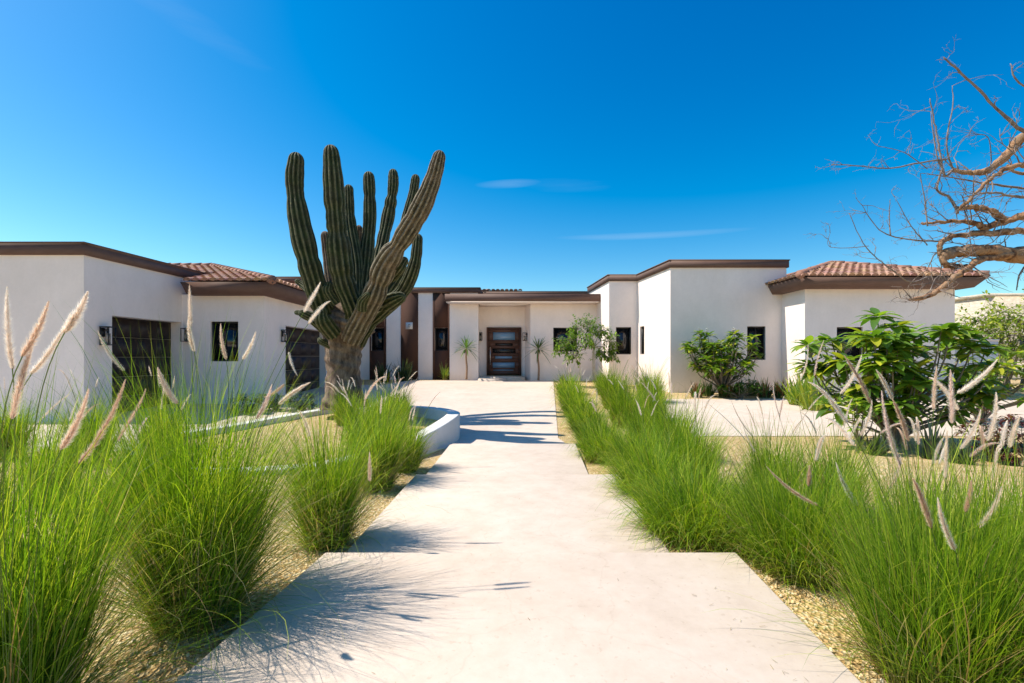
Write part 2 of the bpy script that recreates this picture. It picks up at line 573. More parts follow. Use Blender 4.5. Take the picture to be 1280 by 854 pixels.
# B: tiled garage wing
Bpts = [(-16, 14.65), (-10.2, 14.65), (-10.2, 13.8), (-7.08, 13.8), (-7.2, 23.4), (-16, 23.4)]
bz = 2.50
wall_block(Bpts, -.2, 3.30, {2: [(1.59, 2.38, 1.39, 2.53, .14)], 3: [(1.35, 4.75, 0, bz, .30)]})
window(*sub(Bpts[2], Bpts[3], 1.59, 2.38), 1.39, 2.53, .14)
garage_door(*sub(Bpts[3], Bpts[4], 1.35, 4.75), .12, bz, .30)
# eave of B (slanted fascia)
Bf = [(-9.14, 13.3), (-6.58, 13.3), (-6.58, 22.9), (-9.14, 22.9)]
mb = MB(); mb.prism([(-9.06, 13.45), (-6.75, 13.45), (-6.75, 22.9), (-9.06, 22.9)], 3.26, 3.58, pts_top=Bf)
hbuild(mb, 'fascia', M['fascia'])
# C: block behind B
Cpts = [(-12, 19.4), (-7.5, 19.4), (-7.5, 23.3), (-12, 23.3)]
wall_block(Cpts, 3.0, 4.50, {}); fascia(Cpts, 4.49, 4.70, .08)
# S: striped wall block
Spts = [(-8.6, 23.0), (-1.62, 23.0), (-1.62, 29), (-8.6, 29)]


def su(px): return ax(px, 23.0) + 8.6


wall_block(Spts, 0, 4.60, {0: [(su(464), su(480), 1.82, 2.92, .12), (su(543.4), su(560.2), 1.82, 2.92, .12)]})
fascia(Spts, 4.58, 4.79, .10)
window(*sub(Spts[0], Spts[1], su(464), su(480)), 1.82, 2.92, .12)
window(*sub(Spts[0], Spts[1], su(543.4), su(560.2)), 1.82, 2.92, .12)
for x0, x1, w in ((462, 482.6, (464, 480)), (501, 522.6, None), (541, 562.5, (543.4, 560.2))):
    mb = MB(); X0, X1 = ax(x0, 22.97), ax(x1, 22.97)
    if w:
        W0, W1 = ax(w[0], 23.0), ax(w[1], 23.0)
        mb.box((X0, 22.97, .3), (W0, 22.998, 4.57)); mb.box((W1, 22.97, .3), (X1, 22.998, 4.57))
        mb.box((W0, 22.97, .3), (W1, 22.998, 1.82)); mb.box((W0, 22.97, 2.92), (W1, 22.998, 4.57))
    else:
        mb.box((X0, 22.97, .3), (X1, 22.998, 4.57))
    o = hbuild(mb, 'wall_panel', M['brown'])
# number plate on brown stripe: pale square with a small digit mark
mb = MB(); X0, X1 = ax(507, 22.9), ax(515.5, 22.9); Z0, Z1 = az(411.5, 22.9), az(403, 22.9)
mb.box((X0, 22.93, Z0), (X1, 22.965, Z1)); pl = hbuild(mb, 'number_plate', M['plate'])
mb = MB(); cx_, cz_ = (X0 + X1) / 2, (Z0 + Z1) / 2
for a, b in (((-.05, -.07), (-.03, .07)), ((.03, -.07), (.05, .07)), ((-.03, .05), (.03, .07)), ((-.03, -.07), (.03, -.05))):
    mb.box((cx_ + a[0], 22.922, cz_ + a[1]), (cx_ + b[0], 22.929, cz_ + b[1]))
hbuild(mb, 'digit', M['plateink'], pl)

# P: entrance block with recess
Ppts = [(-2.84, 22.0), (-1.53, 22.0), (-1.57, 23.1), (.61, 23.1), (.84, 22.0), (4.3, 22.0), (4.3, 27), (-2.84, 27)]
px0, px1 = ax(691.6, 22) - .84, ax(721.3, 22) - .84
wall_block(Ppts, 0, 3.97, {4: [(px0, px1, 1.77, 2.86, .14)]})
window(*sub(Ppts[4], Ppts[5], px0, px1), 1.77, 2.86, .14)
mb = MB()
mb.prism([(-2.95, 21.2), (3.88, 21.2), (3.88, 26.9), (-2.95, 26.9)], 3.975, 4.29)
hbuild(mb, 'fascia', M['fascia'])
mb = MB(); mb.prism([(-2.90, 21.25), (3.84, 21.25), (3.84, 21.99), (-2.90, 21.99)], 3.93, 3.972); mb.prism([(-1.5, 21.992), (.80, 21.992), (.60, 23.08), (-1.54, 23.08)], 3.93, 3.968)
hbuild(mb, 'soffit', M['stucco'])
Dpts = [(-1.5, 26.0), (4.6, 26.0), (4.6, 31), (-1.5, 31)]
wall_block(Dpts, 3.5, 4.86, {}); fascia(Dpts, 4.85, 5.02, .1)
# entrance step + threshold
mb = MB(); mb.box((-1.50, 21.3, .2), (-.28, 22.0, .56)); mb.box((-1.5, 22.004, .2), (.60, 23.098, .62))
hbuild(mb, 'doorstep', M['concrete'])
# entrance door
dx0, dx1 = ax(608.4, 23.05), ax(651.6, 23.05); dz0, dz1 = .64, az(409.4, 23.05)
mb = MB(); fw = .07
mb.box((dx0, 23.0, dz0), (dx0 + fw, 23.09, dz1)); mb.box((dx1 - fw, 23.0, dz0), (dx1, 23.09, dz1)); mb.box((dx0 + fw, 23.0, dz1 - fw), (dx1 - fw, 23.09, dz1))
dr = hbuild(mb, 'door_frame', M['doorwood']); tag(dr, 'reddish brown wooden door frame')
lx0, lx1, lz0, lz1 = dx0 + fw + .004, dx1 - fw - .004, dz0 + .01, dz1 - fw - .004
mb = MB()
gl = [(.30, .10, .84, .195, 'doorglass'), (.36, .235, .72, .05, 'doorglass2'), (.24, .36, .98, .085, 'doorglass2'), (.36, .50, .70, .055, 'doorglass'), (.28, .63, .86, .13, 'doorglass'), (.28, .80, .8, .03, 'doorglass2')]
H = lz1 - lz0; W = lx1 - lx0
rows = []
for (u0, v0, u1, hh, k) in [(.15, .07, .85, .17, 'doorglass'), (.22, .31, .78, .05, 'doorglass2'), (.13, .42, .87, .10, 'doorglass2'), (.22, .585, .76, .055, 'doorglass'), (.14, .72, .84, .115, 'doorglass'), (.16, .875, .80, .025, 'doorglass')]:
    rows.append((lx0 + u0 * W, lx0 + u1 * W, lz1 - (v0 + hh) * H, lz1 - v0 * H, k))
zprev = lz1
for (a, b, z0, z1, k) in rows:
    mb.box((lx0, 23.03, z1), (lx1, 23.08, zprev)); mb.box((lx0, 23.03, z0), (a, 23.08, z1)); mb.box((b, 23.03, z0), (lx1, 23.08, z1)); zprev = z0
mb.box((lx0, 23.03, lz0), (lx1, 23.08, zprev))
leafd = hbuild(mb, 'door', M['doorwood'])
for (a, b, z0, z1, k) in rows:
    mb = MB(); mb.box((a + .001, 23.05, z0 + .001), (b - .001, 23.065, z1 - .001)); hbuild(mb, 'pane', M[k], leafd)
mb = MB(); mb.tube([(lx0 + .10, 22.95, 1.15), (lx0 + .10, 22.95, 2.0)], .02, 8); mb.tube([(lx0 + .10, 22.95, 1.25), (lx0 + .10, 23.03, 1.25)], .012, 6); mb.tube([(lx0 + .10, 22.95, 1.9), (lx0 + .10, 23.03, 1.9)], .012, 6)
hbuild(mb, 'handle', M['steel'], leafd)

# R: stepped right block
Rpts = [(3.72, 23.4), (4.0, 19.9), (5.16, 19.9), (5.54, 16.9), (9.6, 16.9), (9.6, 23.4)]
r2 = (ax(770, 19.9) - 4.0, ax(789, 19.9) - 4.0); r1 = (ax(934, 16.9) - 5.54, ax(957, 16.9) - 5.54)
wall_block(Rpts, 0, 4.65, {1: [(*r2, 1.63, 2.75, .13)], 2: [(.30, .72, 1.63, 2.75, .13)], 3: [(*r1, 1.42, 2.59, .13)]})
window(*sub(Rpts[1], Rpts[2], *r2), 1.63, 2.75, .13)
window(*sub(Rpts[2], Rpts[3], .30, .72), 1.63, 2.75, .13)
window(*sub(Rpts[3], Rpts[4], *r1), 1.42, 2.59, .13, 1)
fascia(Rpts, 4.64, 4.88, .06)
# T: tiled wing on the right
Tpts = [(9.43, 15.56), (14.26, 15.56), (14.26, 20.6), (9.43, 20.6)]
wall_block(Tpts, -.1, 3.72, {0: [(1.03, 1.87, 1.40, 2.48, .13)]})
window(*sub(Tpts[0], Tpts[1], 1.03, 1.87), 1.40, 2.48, .13)
Te = [(8.94, 15.0), (14.8, 15.0), (14.8, 20.86), (8.94, 20.86)]
Tb = [(9.1, 15.16), (14.5, 15.16), (14.5, 20.6), (9.1, 20.6)]
mb = MB(); mb.prism(Tb, 3.70, 4.0, pts_top=Te); hbuild(mb, 'fascia', M['fascia'])


def inpoly(p, poly):
    x, y = p; c = False
    for i in range(len(poly)):
        x1, y1 = poly[i]; x2, y2 = poly[i - 1]
        if (y1 > y) != (y2 > y) and x < (x2 - x1) * (y - y1) / (y2 - y1) + x1: c = not c
    return c


def tile_slope(mb, poly, e0, e1, z0, slope, w=.24, ln=.40, over=.06):
    """poly: plan polygon; e0->e1 eave line with the roof rising to its left; slope = rise/run"""
    e0 = Vector((*e0, 0)); e1 = Vector((*e1, 0)); d = (e1 - e0).normalized(); up = Vector((-d.y, d.x, 0))
    k = math.sqrt(1 + slope * slope)
    def P(u, v, h=0):
        q = e0 + d * u + up * v
        return Vector((q.x, q.y, z0 + v * slope)) + Vector((-up.x * slope, -up.y * slope, 1)) / k * h
    # underlay
    und = [Vector((*p, 0)) - e0 for p in poly]
    mb.arr([tuple(P(q.dot(d), q.dot(up), .01)) for q in und], [tuple(range(len(und)))], (.20, .10, .07))
    U = [q.dot(d) for q in und]; Vv = [q.dot(up) for q in und]
    run = ln * .86 / k
    nu = int((max(U) - min(U)) / w) + 1; nv = int((max(Vv)) / run) + 2
    for j in range(nv):
        for i in range(nu):
            u = min(U) + (i + .5) * w; v = j * run - over
            pc = e0 + d * u + up * (v + run * .45)
            if j == 0: pc = e0 + d * u + up * .05
            if not inpoly((pc.x, pc.y), poly): continue
            c = R.uniform(.75, 1.15); base = (.46 * c, .275 * c * R.uniform(.9, 1.1), .195 * c * R.uniform(.85, 1.15))
            VV = []
            S = 6
            for e, (vv, rr, hh) in enumerate(((v, w * .46, .035), (v + ln / k, w * .36, .012))):
                for s_ in range(S + 1):
                    th = PI * s_ / S
                    VV.append(tuple(P(u - math.cos(th) * rr, vv, hh + math.sin(th) * rr * .75)))
            Fc = [(s_, s_ + 1, S + 2 + s_, S + 1 + s_) for s_ in range(S)]
            Fc.append(tuple(range(S + 1)))
            mb.arr(VV, Fc, base)


def ridge(mb, a, b, w=.13):
    a = Vector(a); b = Vector(b); n_ = max(2, int((b - a).length / .36)); d = (b - a) / n_
    for k in range(n_):
        c = R.uniform(.8, 1.15)
        p0 = a + d * k; p1 = a + d * (k + 1.12)
        mb.tube([p0, p1], [w, w * .78], 10, (.38 * c, .20 * c, .145 * c))


# roof T
sl = (4.97 - 4.02) / 2.93
apex = (11.87, 17.93)
mb = MB()
c4 = Te
for i in range(4):
    a, b = c4[i], c4[(i + 1) % 4]
    tile_slope(mb, [a, b, apex], a, b, 4.02, sl)
    ridge(mb, (a[0], a[1], 4.07), (apex[0], apex[1], 4.99))
hbuild(mb, 'roof', M['tile'])
# roof B
sB = (4.80 - 3.60) / 4.37
mb = MB()
tile_slope(mb, [(-9.14, 13.3), (-6.6, 13.3), (-10.97, 17.67), (-15.5, 17.67), (-15.5, 14.72), (-9.14, 14.72)], (-9.14, 13.3), (-6.6, 13.3), 3.60, sB)
tile_slope(mb, [(-6.6, 13.3), (-6.6, 22.04), (-10.97, 17.67)], (-6.6, 13.3), (-6.6, 22.0), 3.60, sB)
ridge(mb, (-6.6, 13.3, 3.64), (-10.97, 17.67, 4.84)); ridge(mb, (-10.97, 17.67, 4.84), (-15.5, 17.67, 4.84))
tile_slope(mb, [(-6.6, 22.04), (-15.5, 22.04), (-15.5, 17.67), (-10.97, 17.67)], (-6.6, 22.04), (-15.5, 22.04), 3.60, sB)
hbuild(mb, 'roof', M['tile'])
# roof over D
mb = MB()
tile_slope(mb, [(-1.6, 25.9), (.6, 25.9), (-.3, 29.0), (-.6, 29.0)], (-1.6, 25.9), (.6, 25.9), 5.06, .11)
tile_slope(mb, [(-1.6, 31), (-1.6, 25.9), (-.6, 29.0), (-.6, 31)], (-1.6, 31), (-1.6, 25.9), 5.06, .22)
hbuild(mb, 'roof', M['tile'])


# ---- wall lanterns
def lantern_proto():
    t = thing('wall_lantern', (0, 0, 0), '', 'wall lamp', 'black box lanterns on the villa walls')
    m1 = MB(); m1.box((-.05, -.03, -.02), (.05, -.001, .16)); m1.box((-.02, -.12, .10), (.02, -.03, .13))
    m1.build('mount', M['black'], t)
    m2 = MB(); a = .085; y0 = -.21
    for sx in (-1, 1):
        for yy in (-a, a):
            m2.box((sx * a - .008, y0 + yy + .09 - .008, -.17), (sx * a + .008, y0 + yy + .09 + .008, .17))
    m2.box((-a - .01, y0 + .09 - a - .01, .17), (a + .01, y0 + .09 + a + .01, .19)); m2.box((-a - .01, y0 + .09 - a - .01, -.19), (a + .01, y0 + .09 + a + .01, -.17))
    m2.build('cage', M['black'], t)
    m3 = MB(); m3.tube([(0, y0 + .09, -.165), (0, y0 + .09, .05)], .045, 12); m3.build('lamp_glass', M['lampglass'], t)
    return t


lp = lantern_proto()
lan = [(at(124, 420, 11.25), PI / 2, 'black box lantern left of the first garage door, leftmost of all', 1.15, True),
       (at(236, 419, 13.8), 0, 'black box lantern between the first garage door and the small square window', 1.0, False),
       (at(348, 420, 14.9), PI / 2, 'black box lantern left of the garage door behind the giant cactus', 1.0, True),
       (at(600.5, 421, 23.1), 0, 'black box lantern left of the wooden entrance door', 1.0, False),
       (at(660, 421, 22.6), -PI / 2, 'black box lantern right of the wooden entrance door', 1.0, False)]
for i, (p, rz, lab, s_, side) in enumerate(lan):
    o = lp if i == 0 else copy_thing(lp)
    o['label'] = lab
    if i == 0: p.x = -9.57 + (p.y - 10.8) * .05 + .002
    if i == 2: p.x = -7.094
    if i == 1: p.y = 13.798
    if i == 3: p.y = 23.098
    if i == 4: p.x = .84 - (.6 / 1.1) * .23 - .002
    o.location = p; o.rotation_euler = (0, 0, rz); o.scale = (s_,) * 3

# ------------------------------------------------------------------ neighbours on the right
t = thing('garden_wall', (15.9, 15.9, .1), 'low white garden wall at the right end of the villa', 'wall')
mb = MB(); mb.box((-1.6, 0, -.3), (.1, .25, 1.95)); mb.build('wall', M['stucco'], t)
mb = MB(); mb.box((-1.6, -.02, 1.952), (.12, .27, 2.0)); mb.build('coping', M['stucco'], t)
t = thing('boundary_wall', (26, 23, .3), 'low pale stone boundary wall far right behind the trees', 'wall')
mb = MB(); mb.box((-3, 0, -.3), (30, .3, .95)); mb.build('wall', M['stone'], t)
mb = MB(); mb.box((-3.02, -.03, .952), (30, .33, 1.02)); mb.build('coping', M['stone'], t)
t = thing('neighbour_house', (44, 40, .5), 'pale stone neighbouring house beyond the trees at far right', 'house')
mb = MB(); mb.box((-4.6, 0, -.5), (30, 14, 6.05)); mb.build('wall', M['stone'], t)
mb = MB(); mb.box((-4.8, -.2, 6.052), (30.2, 14.2, 6.3)); mb.build('parapet', M['stone'], t)
mb = MB(); mb.box((-2, -.02, 1.2), (.5, -.002, 2.8)); mb.build('window', M['glass'], t)


# ------------------------------------------------------------------ grasses
GREENS = np.array([(.135, .245, .014), (.200, .330, .018), (.300, .420, .028), (.070, .145, .014), (.44, .50, .06), (.150, .270, .016)], dtype=np.float32)
STRAW = np.array([(.42, .33, .16), (.33, .23, .11), (.50, .42, .24)], dtype=np.float32)


def blades(mb, N, height=1.1, r0=.14, w0=.0035, lean=(0, 0), spread=1.0, droop=1.0, seed=0, greens=GREENS, straw=.12, seg=7, lvar=(.38, 1.30)):
    rn = np.random.RandomState(seed)
    rr = r0 * np.sqrt(rn.rand(N)); a = rn.rand(N) * 2 * PI
    az_ = a + rn.randn(N) * .9
    base = np.stack([rr * np.cos(a), rr * np.sin(a), np.zeros(N)], 1)
    L = height * (lvar[0] + (lvar[1] - lvar[0]) * rn.beta(1.7, 2.3, N))
    th0 = (.02 + .20 * (rr / r0) ** 1.3 + np.abs(rn.randn(N)) * .10) * spread
    kap = np.clip(rn.gamma(1.15, .62, N), .04, 3.2) * droop
    isst = rn.rand(N) < straw
    L = L * (1 - .38 * np.clip(th0 / .45, 0, 1)) * 1.08
    low = rn.rand(N) < .20
    th0 = np.where(low, rn.uniform(.30, 1.10, N), th0); kap = np.where(low, kap * .6 + .7, kap); L = np.where(low, L * rn.uniform(.5, 1.0, N), L)
    th0 = np.where(isst, th0 * 1.5 + .15, th0); L = np.where(isst, L * .75, L)
    s = np.linspace(0, 1, seg + 1)
    P = np.zeros((N, seg + 1, 3)); P[:, 0] = base
    wig = rn.randn(N) * .8
    lean = np.array([lean[0], lean[1]])
    for i in range(1, seg + 1):
        sm = (s[i] + s[i - 1]) / 2
        th = np.minimum(th0 + kap * sm ** 2.0, 2.6)
        az2 = az_ + wig * sm
        d = np.stack([np.sin(th) * np.cos(az2) + lean[0] * sm, np.sin(th) * np.sin(az2) + lean[1] * sm, np.cos(th)], 1)
        d /= np.linalg.norm(d, axis=1, keepdims=True)
        P[:, i] = P[:, i - 1] + d * (L / seg)[:, None]
    P[:, :, 2] = np.maximum(P[:, :, 2], .012)
    P[:, 0, 2] = -.03
    tw = az_ + PI / 2 + rn.randn(N) * .5
    side = np.stack([np.cos(tw), np.sin(tw), np.zeros(N)], 1)
    w = w0 * (np.maximum(1 - s, 0.0) ** .55) * .5
    w[0] *= .7
    w = w[None, :] * rn.uniform(.7, 1.35, N)[:, None]
    Lf = P - side[:, None, :] * w[:, :, None]; Rt = P + side[:, None, :] * w[:, :, None]
    V = np.stack([Lf, Rt], 2).reshape(-1, 3)
    k = np.arange(seg) * 2
    q = np.stack([k, k + 1, k + 3, k + 2], 1)
    Fc = (q[None] + (np.arange(N) * (seg + 1) * 2)[:, None, None]).reshape(-1, 4)
    c = greens[rn.randint(0, len(greens), N)] * rn.uniform(.8, 1.2, N)[:, None]
    cs = STRAW[rn.randint(0, 3, N)] * rn.uniform(.8, 1.15, N)[:, None]
    c = np.where(isst[:, None], cs, c)
    # straw-coloured sheaths at the foot, dry tips on some
    f = np.clip(1 - s / .24, 0, 1)[None, :, None] * rn.uniform(.2, .9, N)[:, None, None]
    tip = np.clip((s - .85) / .15, 0, 1)[None, :, None] * (rn.rand(N) < .35)[:, None, None] * .8
    C = c[:, None, :] * (1 - f) + cs[:, None, :] * f
    C = C * (1 - tip) + STRAW[0][None, None] * tip
    C = np.repeat(C, 2, axis=1).reshape(-1, 3)
    mb.arr(V, Fc, C)


def plume_mesh(tipv, nod, ln, rad, rn, nb, tint, stemr=.0016, basev=None):
    """stalk from the clump's heart (0,0,0) to a bottlebrush seed head ending at tipv, nodding sideways"""
    tipv = Vector(tipv)
    hz = Vector((tipv.x, tipv.y, 0))
    out = hz.normalized() if hz.length > .01 else Vector((1, 0, 0))
    mid = Vector((tipv.x * .28, tipv.y * .28, tipv.z * .62))
    p3 = tipv; p2 = tipv - out * ln * nod * .9 + Vector((0, 0, ln * nod * .35 - ln * (1 - nod) * .6))
    n = 26; pts = []
    for i in range(n + 1):
        t = i / n
        pts.append(Vector((0, 0, 0)) * (1 - t) ** 3 + mid * 3 * t * (1 - t) ** 2 + p2 * 3 * t * t * (1 - t) + p3 * t ** 3)
    if basev is not None:
        bv_ = Vector(basev); ax2 = tipv - bv_; ln = ax2.length
        bow = Vector((0, 0, 1)).cross(ax2).normalized().cross(ax2).normalized() * ln * .055 * (1 if rn.rand() < .7 else -.6)
        dn_ = ax2.normalized(); sl_ = max(.2, bv_.length)
        r0_ = Vector((bv_.x * .5, bv_.y * .5, 0)); c1_ = r0_ + Vector((bv_.x * .1, bv_.y * .1, bv_.z * .5)); c2_ = bv_ - Vector((dn_.x, dn_.y, max(.35, dn_.z))) * sl_ * .22
        stem_ = [r0_ * (1 - q) ** 3 + c1_ * 3 * q * (1 - q) ** 2 + c2_ * 3 * q * q * (1 - q) + bv_ * q ** 3 for q in [v / 16 for v in range(17)]]
        pts = stem_ + [bv_ + ax2 * q + bow * (4 * q * (1 - q)) for q in [v / 10 for v in range(1, 11)]]
        n = len(pts) - 1
    cum = [0]
    for i in range(n): cum.append(cum[-1] + (pts[i + 1] - pts[i]).length)
    tot = cum[-1]

    def pos(s_):
        s_ = min(max(s_, 0), tot)
        for i in range(n):
            if cum[i + 1] >= s_:
                f = (s_ - cum[i]) / max(1e-6, cum[i + 1] - cum[i]); return pts[i].lerp(pts[i + 1], f)
        return pts[-1]
    mb = MB()
    mb.tube([pos(tot * i / 24 * (1 - ln / tot * .95)) for i in range(25)], stemr, 4, (.20, .27, .07))
    # core
    K = 10; s0 = tot - ln
    core = [pos(s0 + ln * i / K) for i in range(K + 1)]
    cr = [rad * .17 * (1 - .75 * (i / K) ** 2) for i in range(K + 1)]
    mb.tube(core, cr, 6, tuple(np.array(tint) * .85))
    # bristles
    bw = .0009 * (rad / .016) if rad < .024 else .0012
    tt = rn.rand(nb) ** .95
    V = np.zeros((nb, 3, 3)); C = np.zeros((nb, 3, 3))
    core2 = [pos(s0 + ln * i / 40) for i in range(41)]
    for k in range(nb):
        t = tt[k]; i = min(39, int(t * 40)); c = core2[i].lerp(core2[i + 1], t * 40 - i)
        T = (core2[i + 1] - core2[i]).normalized()
        a = Vector((rn.randn(), rn.randn(), rn.randn())); a = (a - T * a.dot(T)).normalized()
        prof = (math.sin(PI * min(1, t * .8 + .2)) ** .6) * (1 - .35 * t)
        l = rad * prof * rn.uniform(.55, 1.5)
        fw = rn.uniform(.5, 1.3)
        e = c + a * l + T * l * fw
        sd = T.cross(a).normalized() * bw
        b0 = c + a * rad * .12
        V[k, 0] = b0 - sd; V[k, 1] = b0 + sd; V[k, 2] = e
        col = np.array(tint) * rn.uniform(.75, 1.25)
        C[k, 0] = col * np.array((.92, .82, .78)); C[k, 1] = C[k, 0]; C[k, 2] = np.minimum(1, col * 1.15 + .04)
    mb.arr(V.reshape(-1, 3), np.arange(nb * 3).reshape(nb, 3), C.reshape(-1, 3))
    return mb


TINTS = [(.92, .86, .74), (.88, .77, .66), (.94, .91, .83), (.76, .61, .48), (.90, .79, .73), (.93, .88, .79)]
GROUP = 'clumps of fountain grass beside the path and courtyard'


def clump(px, Y, h, N, label, r0=.14, w0=.0042, lean=(0, 0), spread=1.0, droop=1.0, plumes=(), nrand=3, seed=0, z=None, hmul=1.0, straw=.12, zone=None, X=None, ph=(.95, 1.28), lvar=(.38, 1.30)):
    X = ax(px, Y) if X is None else X
    z = g(Y) if z is None else z
    t = thing('grass_plant', (X, Y, z), label, 'plant', GROUP)
    mb = MB()
    blades(mb, N, h, r0, w0, lean, spread, droop, seed, straw=straw, lvar=lvar)
    mb.build('foliage', M['grass'], t)
    rn = np.random.RandomState(seed + 500)
    nb = 1900 if Y < 3.5 else (900 if Y < 7 else 320)
    tips = []
    for (tx, ty, bx, by, Ya) in plumes:
        tips.append((at(tx, ty, Ya) - Vector((X, Y, z)), None, at(bx, by, Ya + .03) - Vector((X, Y, z))))
    for k in range(nrand):
        a = rn.rand() * 2 * PI; rr = h * rn.uniform(.2, .62)
        hh = h * rn.uniform(*ph)
        tips.append((Vector((rr * math.cos(a) + lean[0] * .3, rr * math.sin(a) + lean[1] * .3, hh)), rn.uniform(.1, .8), rn.uniform(.17, .27)))
    for (tv, nod, ln) in tips:
        fat = 1 if Y < 7 else 1.25
        m_ = plume_mesh(tv, .3 if nod is None else nod, .2 if nod is None else ln, rn.uniform(.012, .0165) * fat, rn, nb, TINTS[rn.randint(len(TINTS))], .0016 if Y < 5 else .0028, ln if nod is None else None)
        m_.build('plume', M['plume'], t)
    return t


# left row
clump(2, 1.66, 1.2, 3300, 'tall bright fountain grass in the near left corner with pink plumes', seed=1, r0=0.17, spread=.85, droop=.62, nrand=2,
      plumes=[(9, 358, 16, 462, 1.25), (61, 376, 27, 446, 1.2), (110, 364, 80, 416, 1.25), (89, 391, 38, 468, 1.3), (42, 428, 15, 524, 1.25), (111, 486, 76, 562, 1.35), (157, 474, 98, 580, 1.6)])
clump(247, 2.40, 1.36, 4800, 'tall dense fountain grass overhanging the left edge of the nearest path slab', seed=2, r0=0.17, spread=1.0, droop=.85, nrand=3, lean=(.06, 0),
      plumes=[(236, 393, 243, 440, 2.4), (276, 404, 283, 450, 2.3), (197, 459, 222, 505, 2.0), (122, 413, 156, 464, 2.6), (320, 414, 303, 450, 2.5), (340, 480, 320, 524, 2.3), (388, 478, 348, 506, 2.5)])
clump(408, 3.42, 1.05, 3000, 'narrow fountain grass at the left end of the first path step', seed=3, r0=0.115, spread=1.0, droop=.8, nrand=2, w0=.005,
      plumes=[(462, 565, 462, 602, 3.0), (330, 497, 356, 480, 3.6), (372, 470, 361, 440, 3.5)])
clump(472, 5.15, 1.0, 2600, 'fountain grass with leaning plumes beside the second path slab, left', seed=4, r0=0.13, w0=.0065, nrand=4, droop=1.0)
clump(508, 6.1, 0.82, 1700, 'rounded fountain grass just in front of the planter rim', seed=5, r0=0.12, w0=.007, nrand=3)
clump(452, 6.9, 0.9, 1500, 'fountain grass inside the planter, front row, left of the path', seed=6, r0=0.13, w0=.0075, nrand=7, z=island_z(6.9))
clump(478, 7.9, 0.92, 1600, 'fountain grass with pale plumes in the planter in front of the cactus trunk', seed=7, r0=0.14, w0=.008, nrand=9, z=.20)
clump(496, 8.5, 0.78, 1200, 'fountain grass inside the rounded tip of the planter, right of the cactus', seed=8, r0=0.14, w0=.008, nrand=7, z=.21)
clump(432, 9.2, 0.75, 1200, 'small fountain grass at the foot of the cactus trunk', seed=9, r0=0.14, w0=.009, nrand=8, z=.22)
clump(500, 9.9, 0.75, 900, 'fountain grass deepest in the planter, just right of the cactus', seed=10, r0=0.14, w0=.009, nrand=7, z=.24)
clump(138, 3.5, 0.85, 2200, 'low arching fountain grass behind the two nearest left clumps', seed=11, r0=0.16, spread=1.3, droop=1.25, nrand=1, w0=.0048)
clump(196, 4.6, 0.95, 2100, 'arching fountain grass just behind the tall clump by the path', seed=12, r0=0.15, w0=.006, spread=1.2, droop=1.15, nrand=2)
clump(66, 4.6, 0.85, 1500, 'fountain grass further back at the left edge of the gravel', seed=13, r0=0.14, w0=.006, nrand=3, droop=1.0)
clump(-40, 3.3, 0.95, 1600, 'fountain grass cut by the left picture edge, behind the corner clump', seed=14, r0=0.15, w0=.005, nrand=2)
clump(112, 6.6, 1.1, 1500, 'fountain grass on the far side of the left gravel, in front of the garage wall', seed=15, r0=0.18, w0=.0075, nrand=4, lean=(.05, 0))
clump(205, 7.0, 1.1, 1400, 'fountain grass in front of the first garage door', seed=17, r0=0.17, w0=.008, nrand=3)
clump(8, 7.0, 1.1, 1200, 'fountain grass against the blank garage wall at far left', seed=18, r0=0.16, w0=.008, nrand=3)

# right row
rs = dict(spread=2.0, droop=1.75, lean=(-.12, -.06))
clump(868, 3.62, 0.9, 4000, 'lush mounded fountain grass at the right end of the first path step', seed=21, r0=0.3, w0=.0055, nrand=1, **rs)
clump(818, 4.7, 0.86, 3000, 'mounded fountain grass halfway along the second path slab, right', seed=22, r0=0.27, w0=.0065, nrand=1, **rs)
clump(800, 5.9, 0.9, 2600, 'mounded fountain grass beside the third path slab, right', seed=23, r0=0.27, w0=.007, nrand=2, **rs)
clump(756, 6.9, 0.84, 2300, 'small mounded fountain grass by the far end of the third path slab', seed=24, r0=0.26, w0=.0075, nrand=1, **rs)
clump(745, 8.3, 0.82, 2000, 'mounded fountain grass where the cactus shadow ends', seed=25, r0=.25, w0=.0085, nrand=2, **rs)
clump(731, 9.9, 0.85, 1800, 'fountain grass edging the courtyard right of the cactus shadow', seed=26, r0=.26, w0=.0095, nrand=3, z=.04, **rs)
clump(721, 11.8, 0.9, 1600, 'fountain grass edging the courtyard, third from the far end', seed=27, r0=.28, w0=.011, nrand=4, z=.1, **rs)
clump(715, 14.0, 0.9, 1400, 'fountain grass edging the courtyard, second from the far end', seed=28, r0=.3, w0=.013, nrand=4, z=.18, **rs)
clump(710, 16.5, 1.0, 1200, 'farthest fountain grass along the courtyard edge, near the entrance', seed=29, r0=.3, w0=.015, nrand=4, z=.26, **rs)
clump(862, 5.2, 0.95, 2200, 'fountain grass behind the mound at the first step, right', seed=30, r0=0.2, w0=.0065, nrand=3, spread=1.25, droop=1.1)
clump(838, 6.9, 1.0, 1900, 'tall fountain grass in the middle of the right bed', seed=31, r0=0.2, w0=.0075, nrand=4)
clump(806, 8.3, 0.95, 1600, 'fountain grass in the right bed, in front of the small leafy tree', seed=32, r0=0.2, w0=.0085, nrand=4)
clump(782, 10.3, 1.0, 1700, 'fountain grass in the back of the right bed below the tall white corner', seed=34, r0=.26, w0=.010, nrand=6, z=.05)
clump(815, 11.0, 1.0, 1200, 'fountain grass with many plumes below the near corner of the right block', seed=35, r0=.26, w0=.010, nrand=7, z=.07)
clump(768, 13.0, 1.15, 1400, 'fountain grass with buff plumes in front of the narrow window', seed=36, r0=.28, w0=.012, nrand=7, z=.14)
clump(812, 14.2, 1.15, 1300, 'fountain grass with buff plumes nearest the right block wall', seed=37, r0=.28, w0=.012, nrand=7, z=.18)
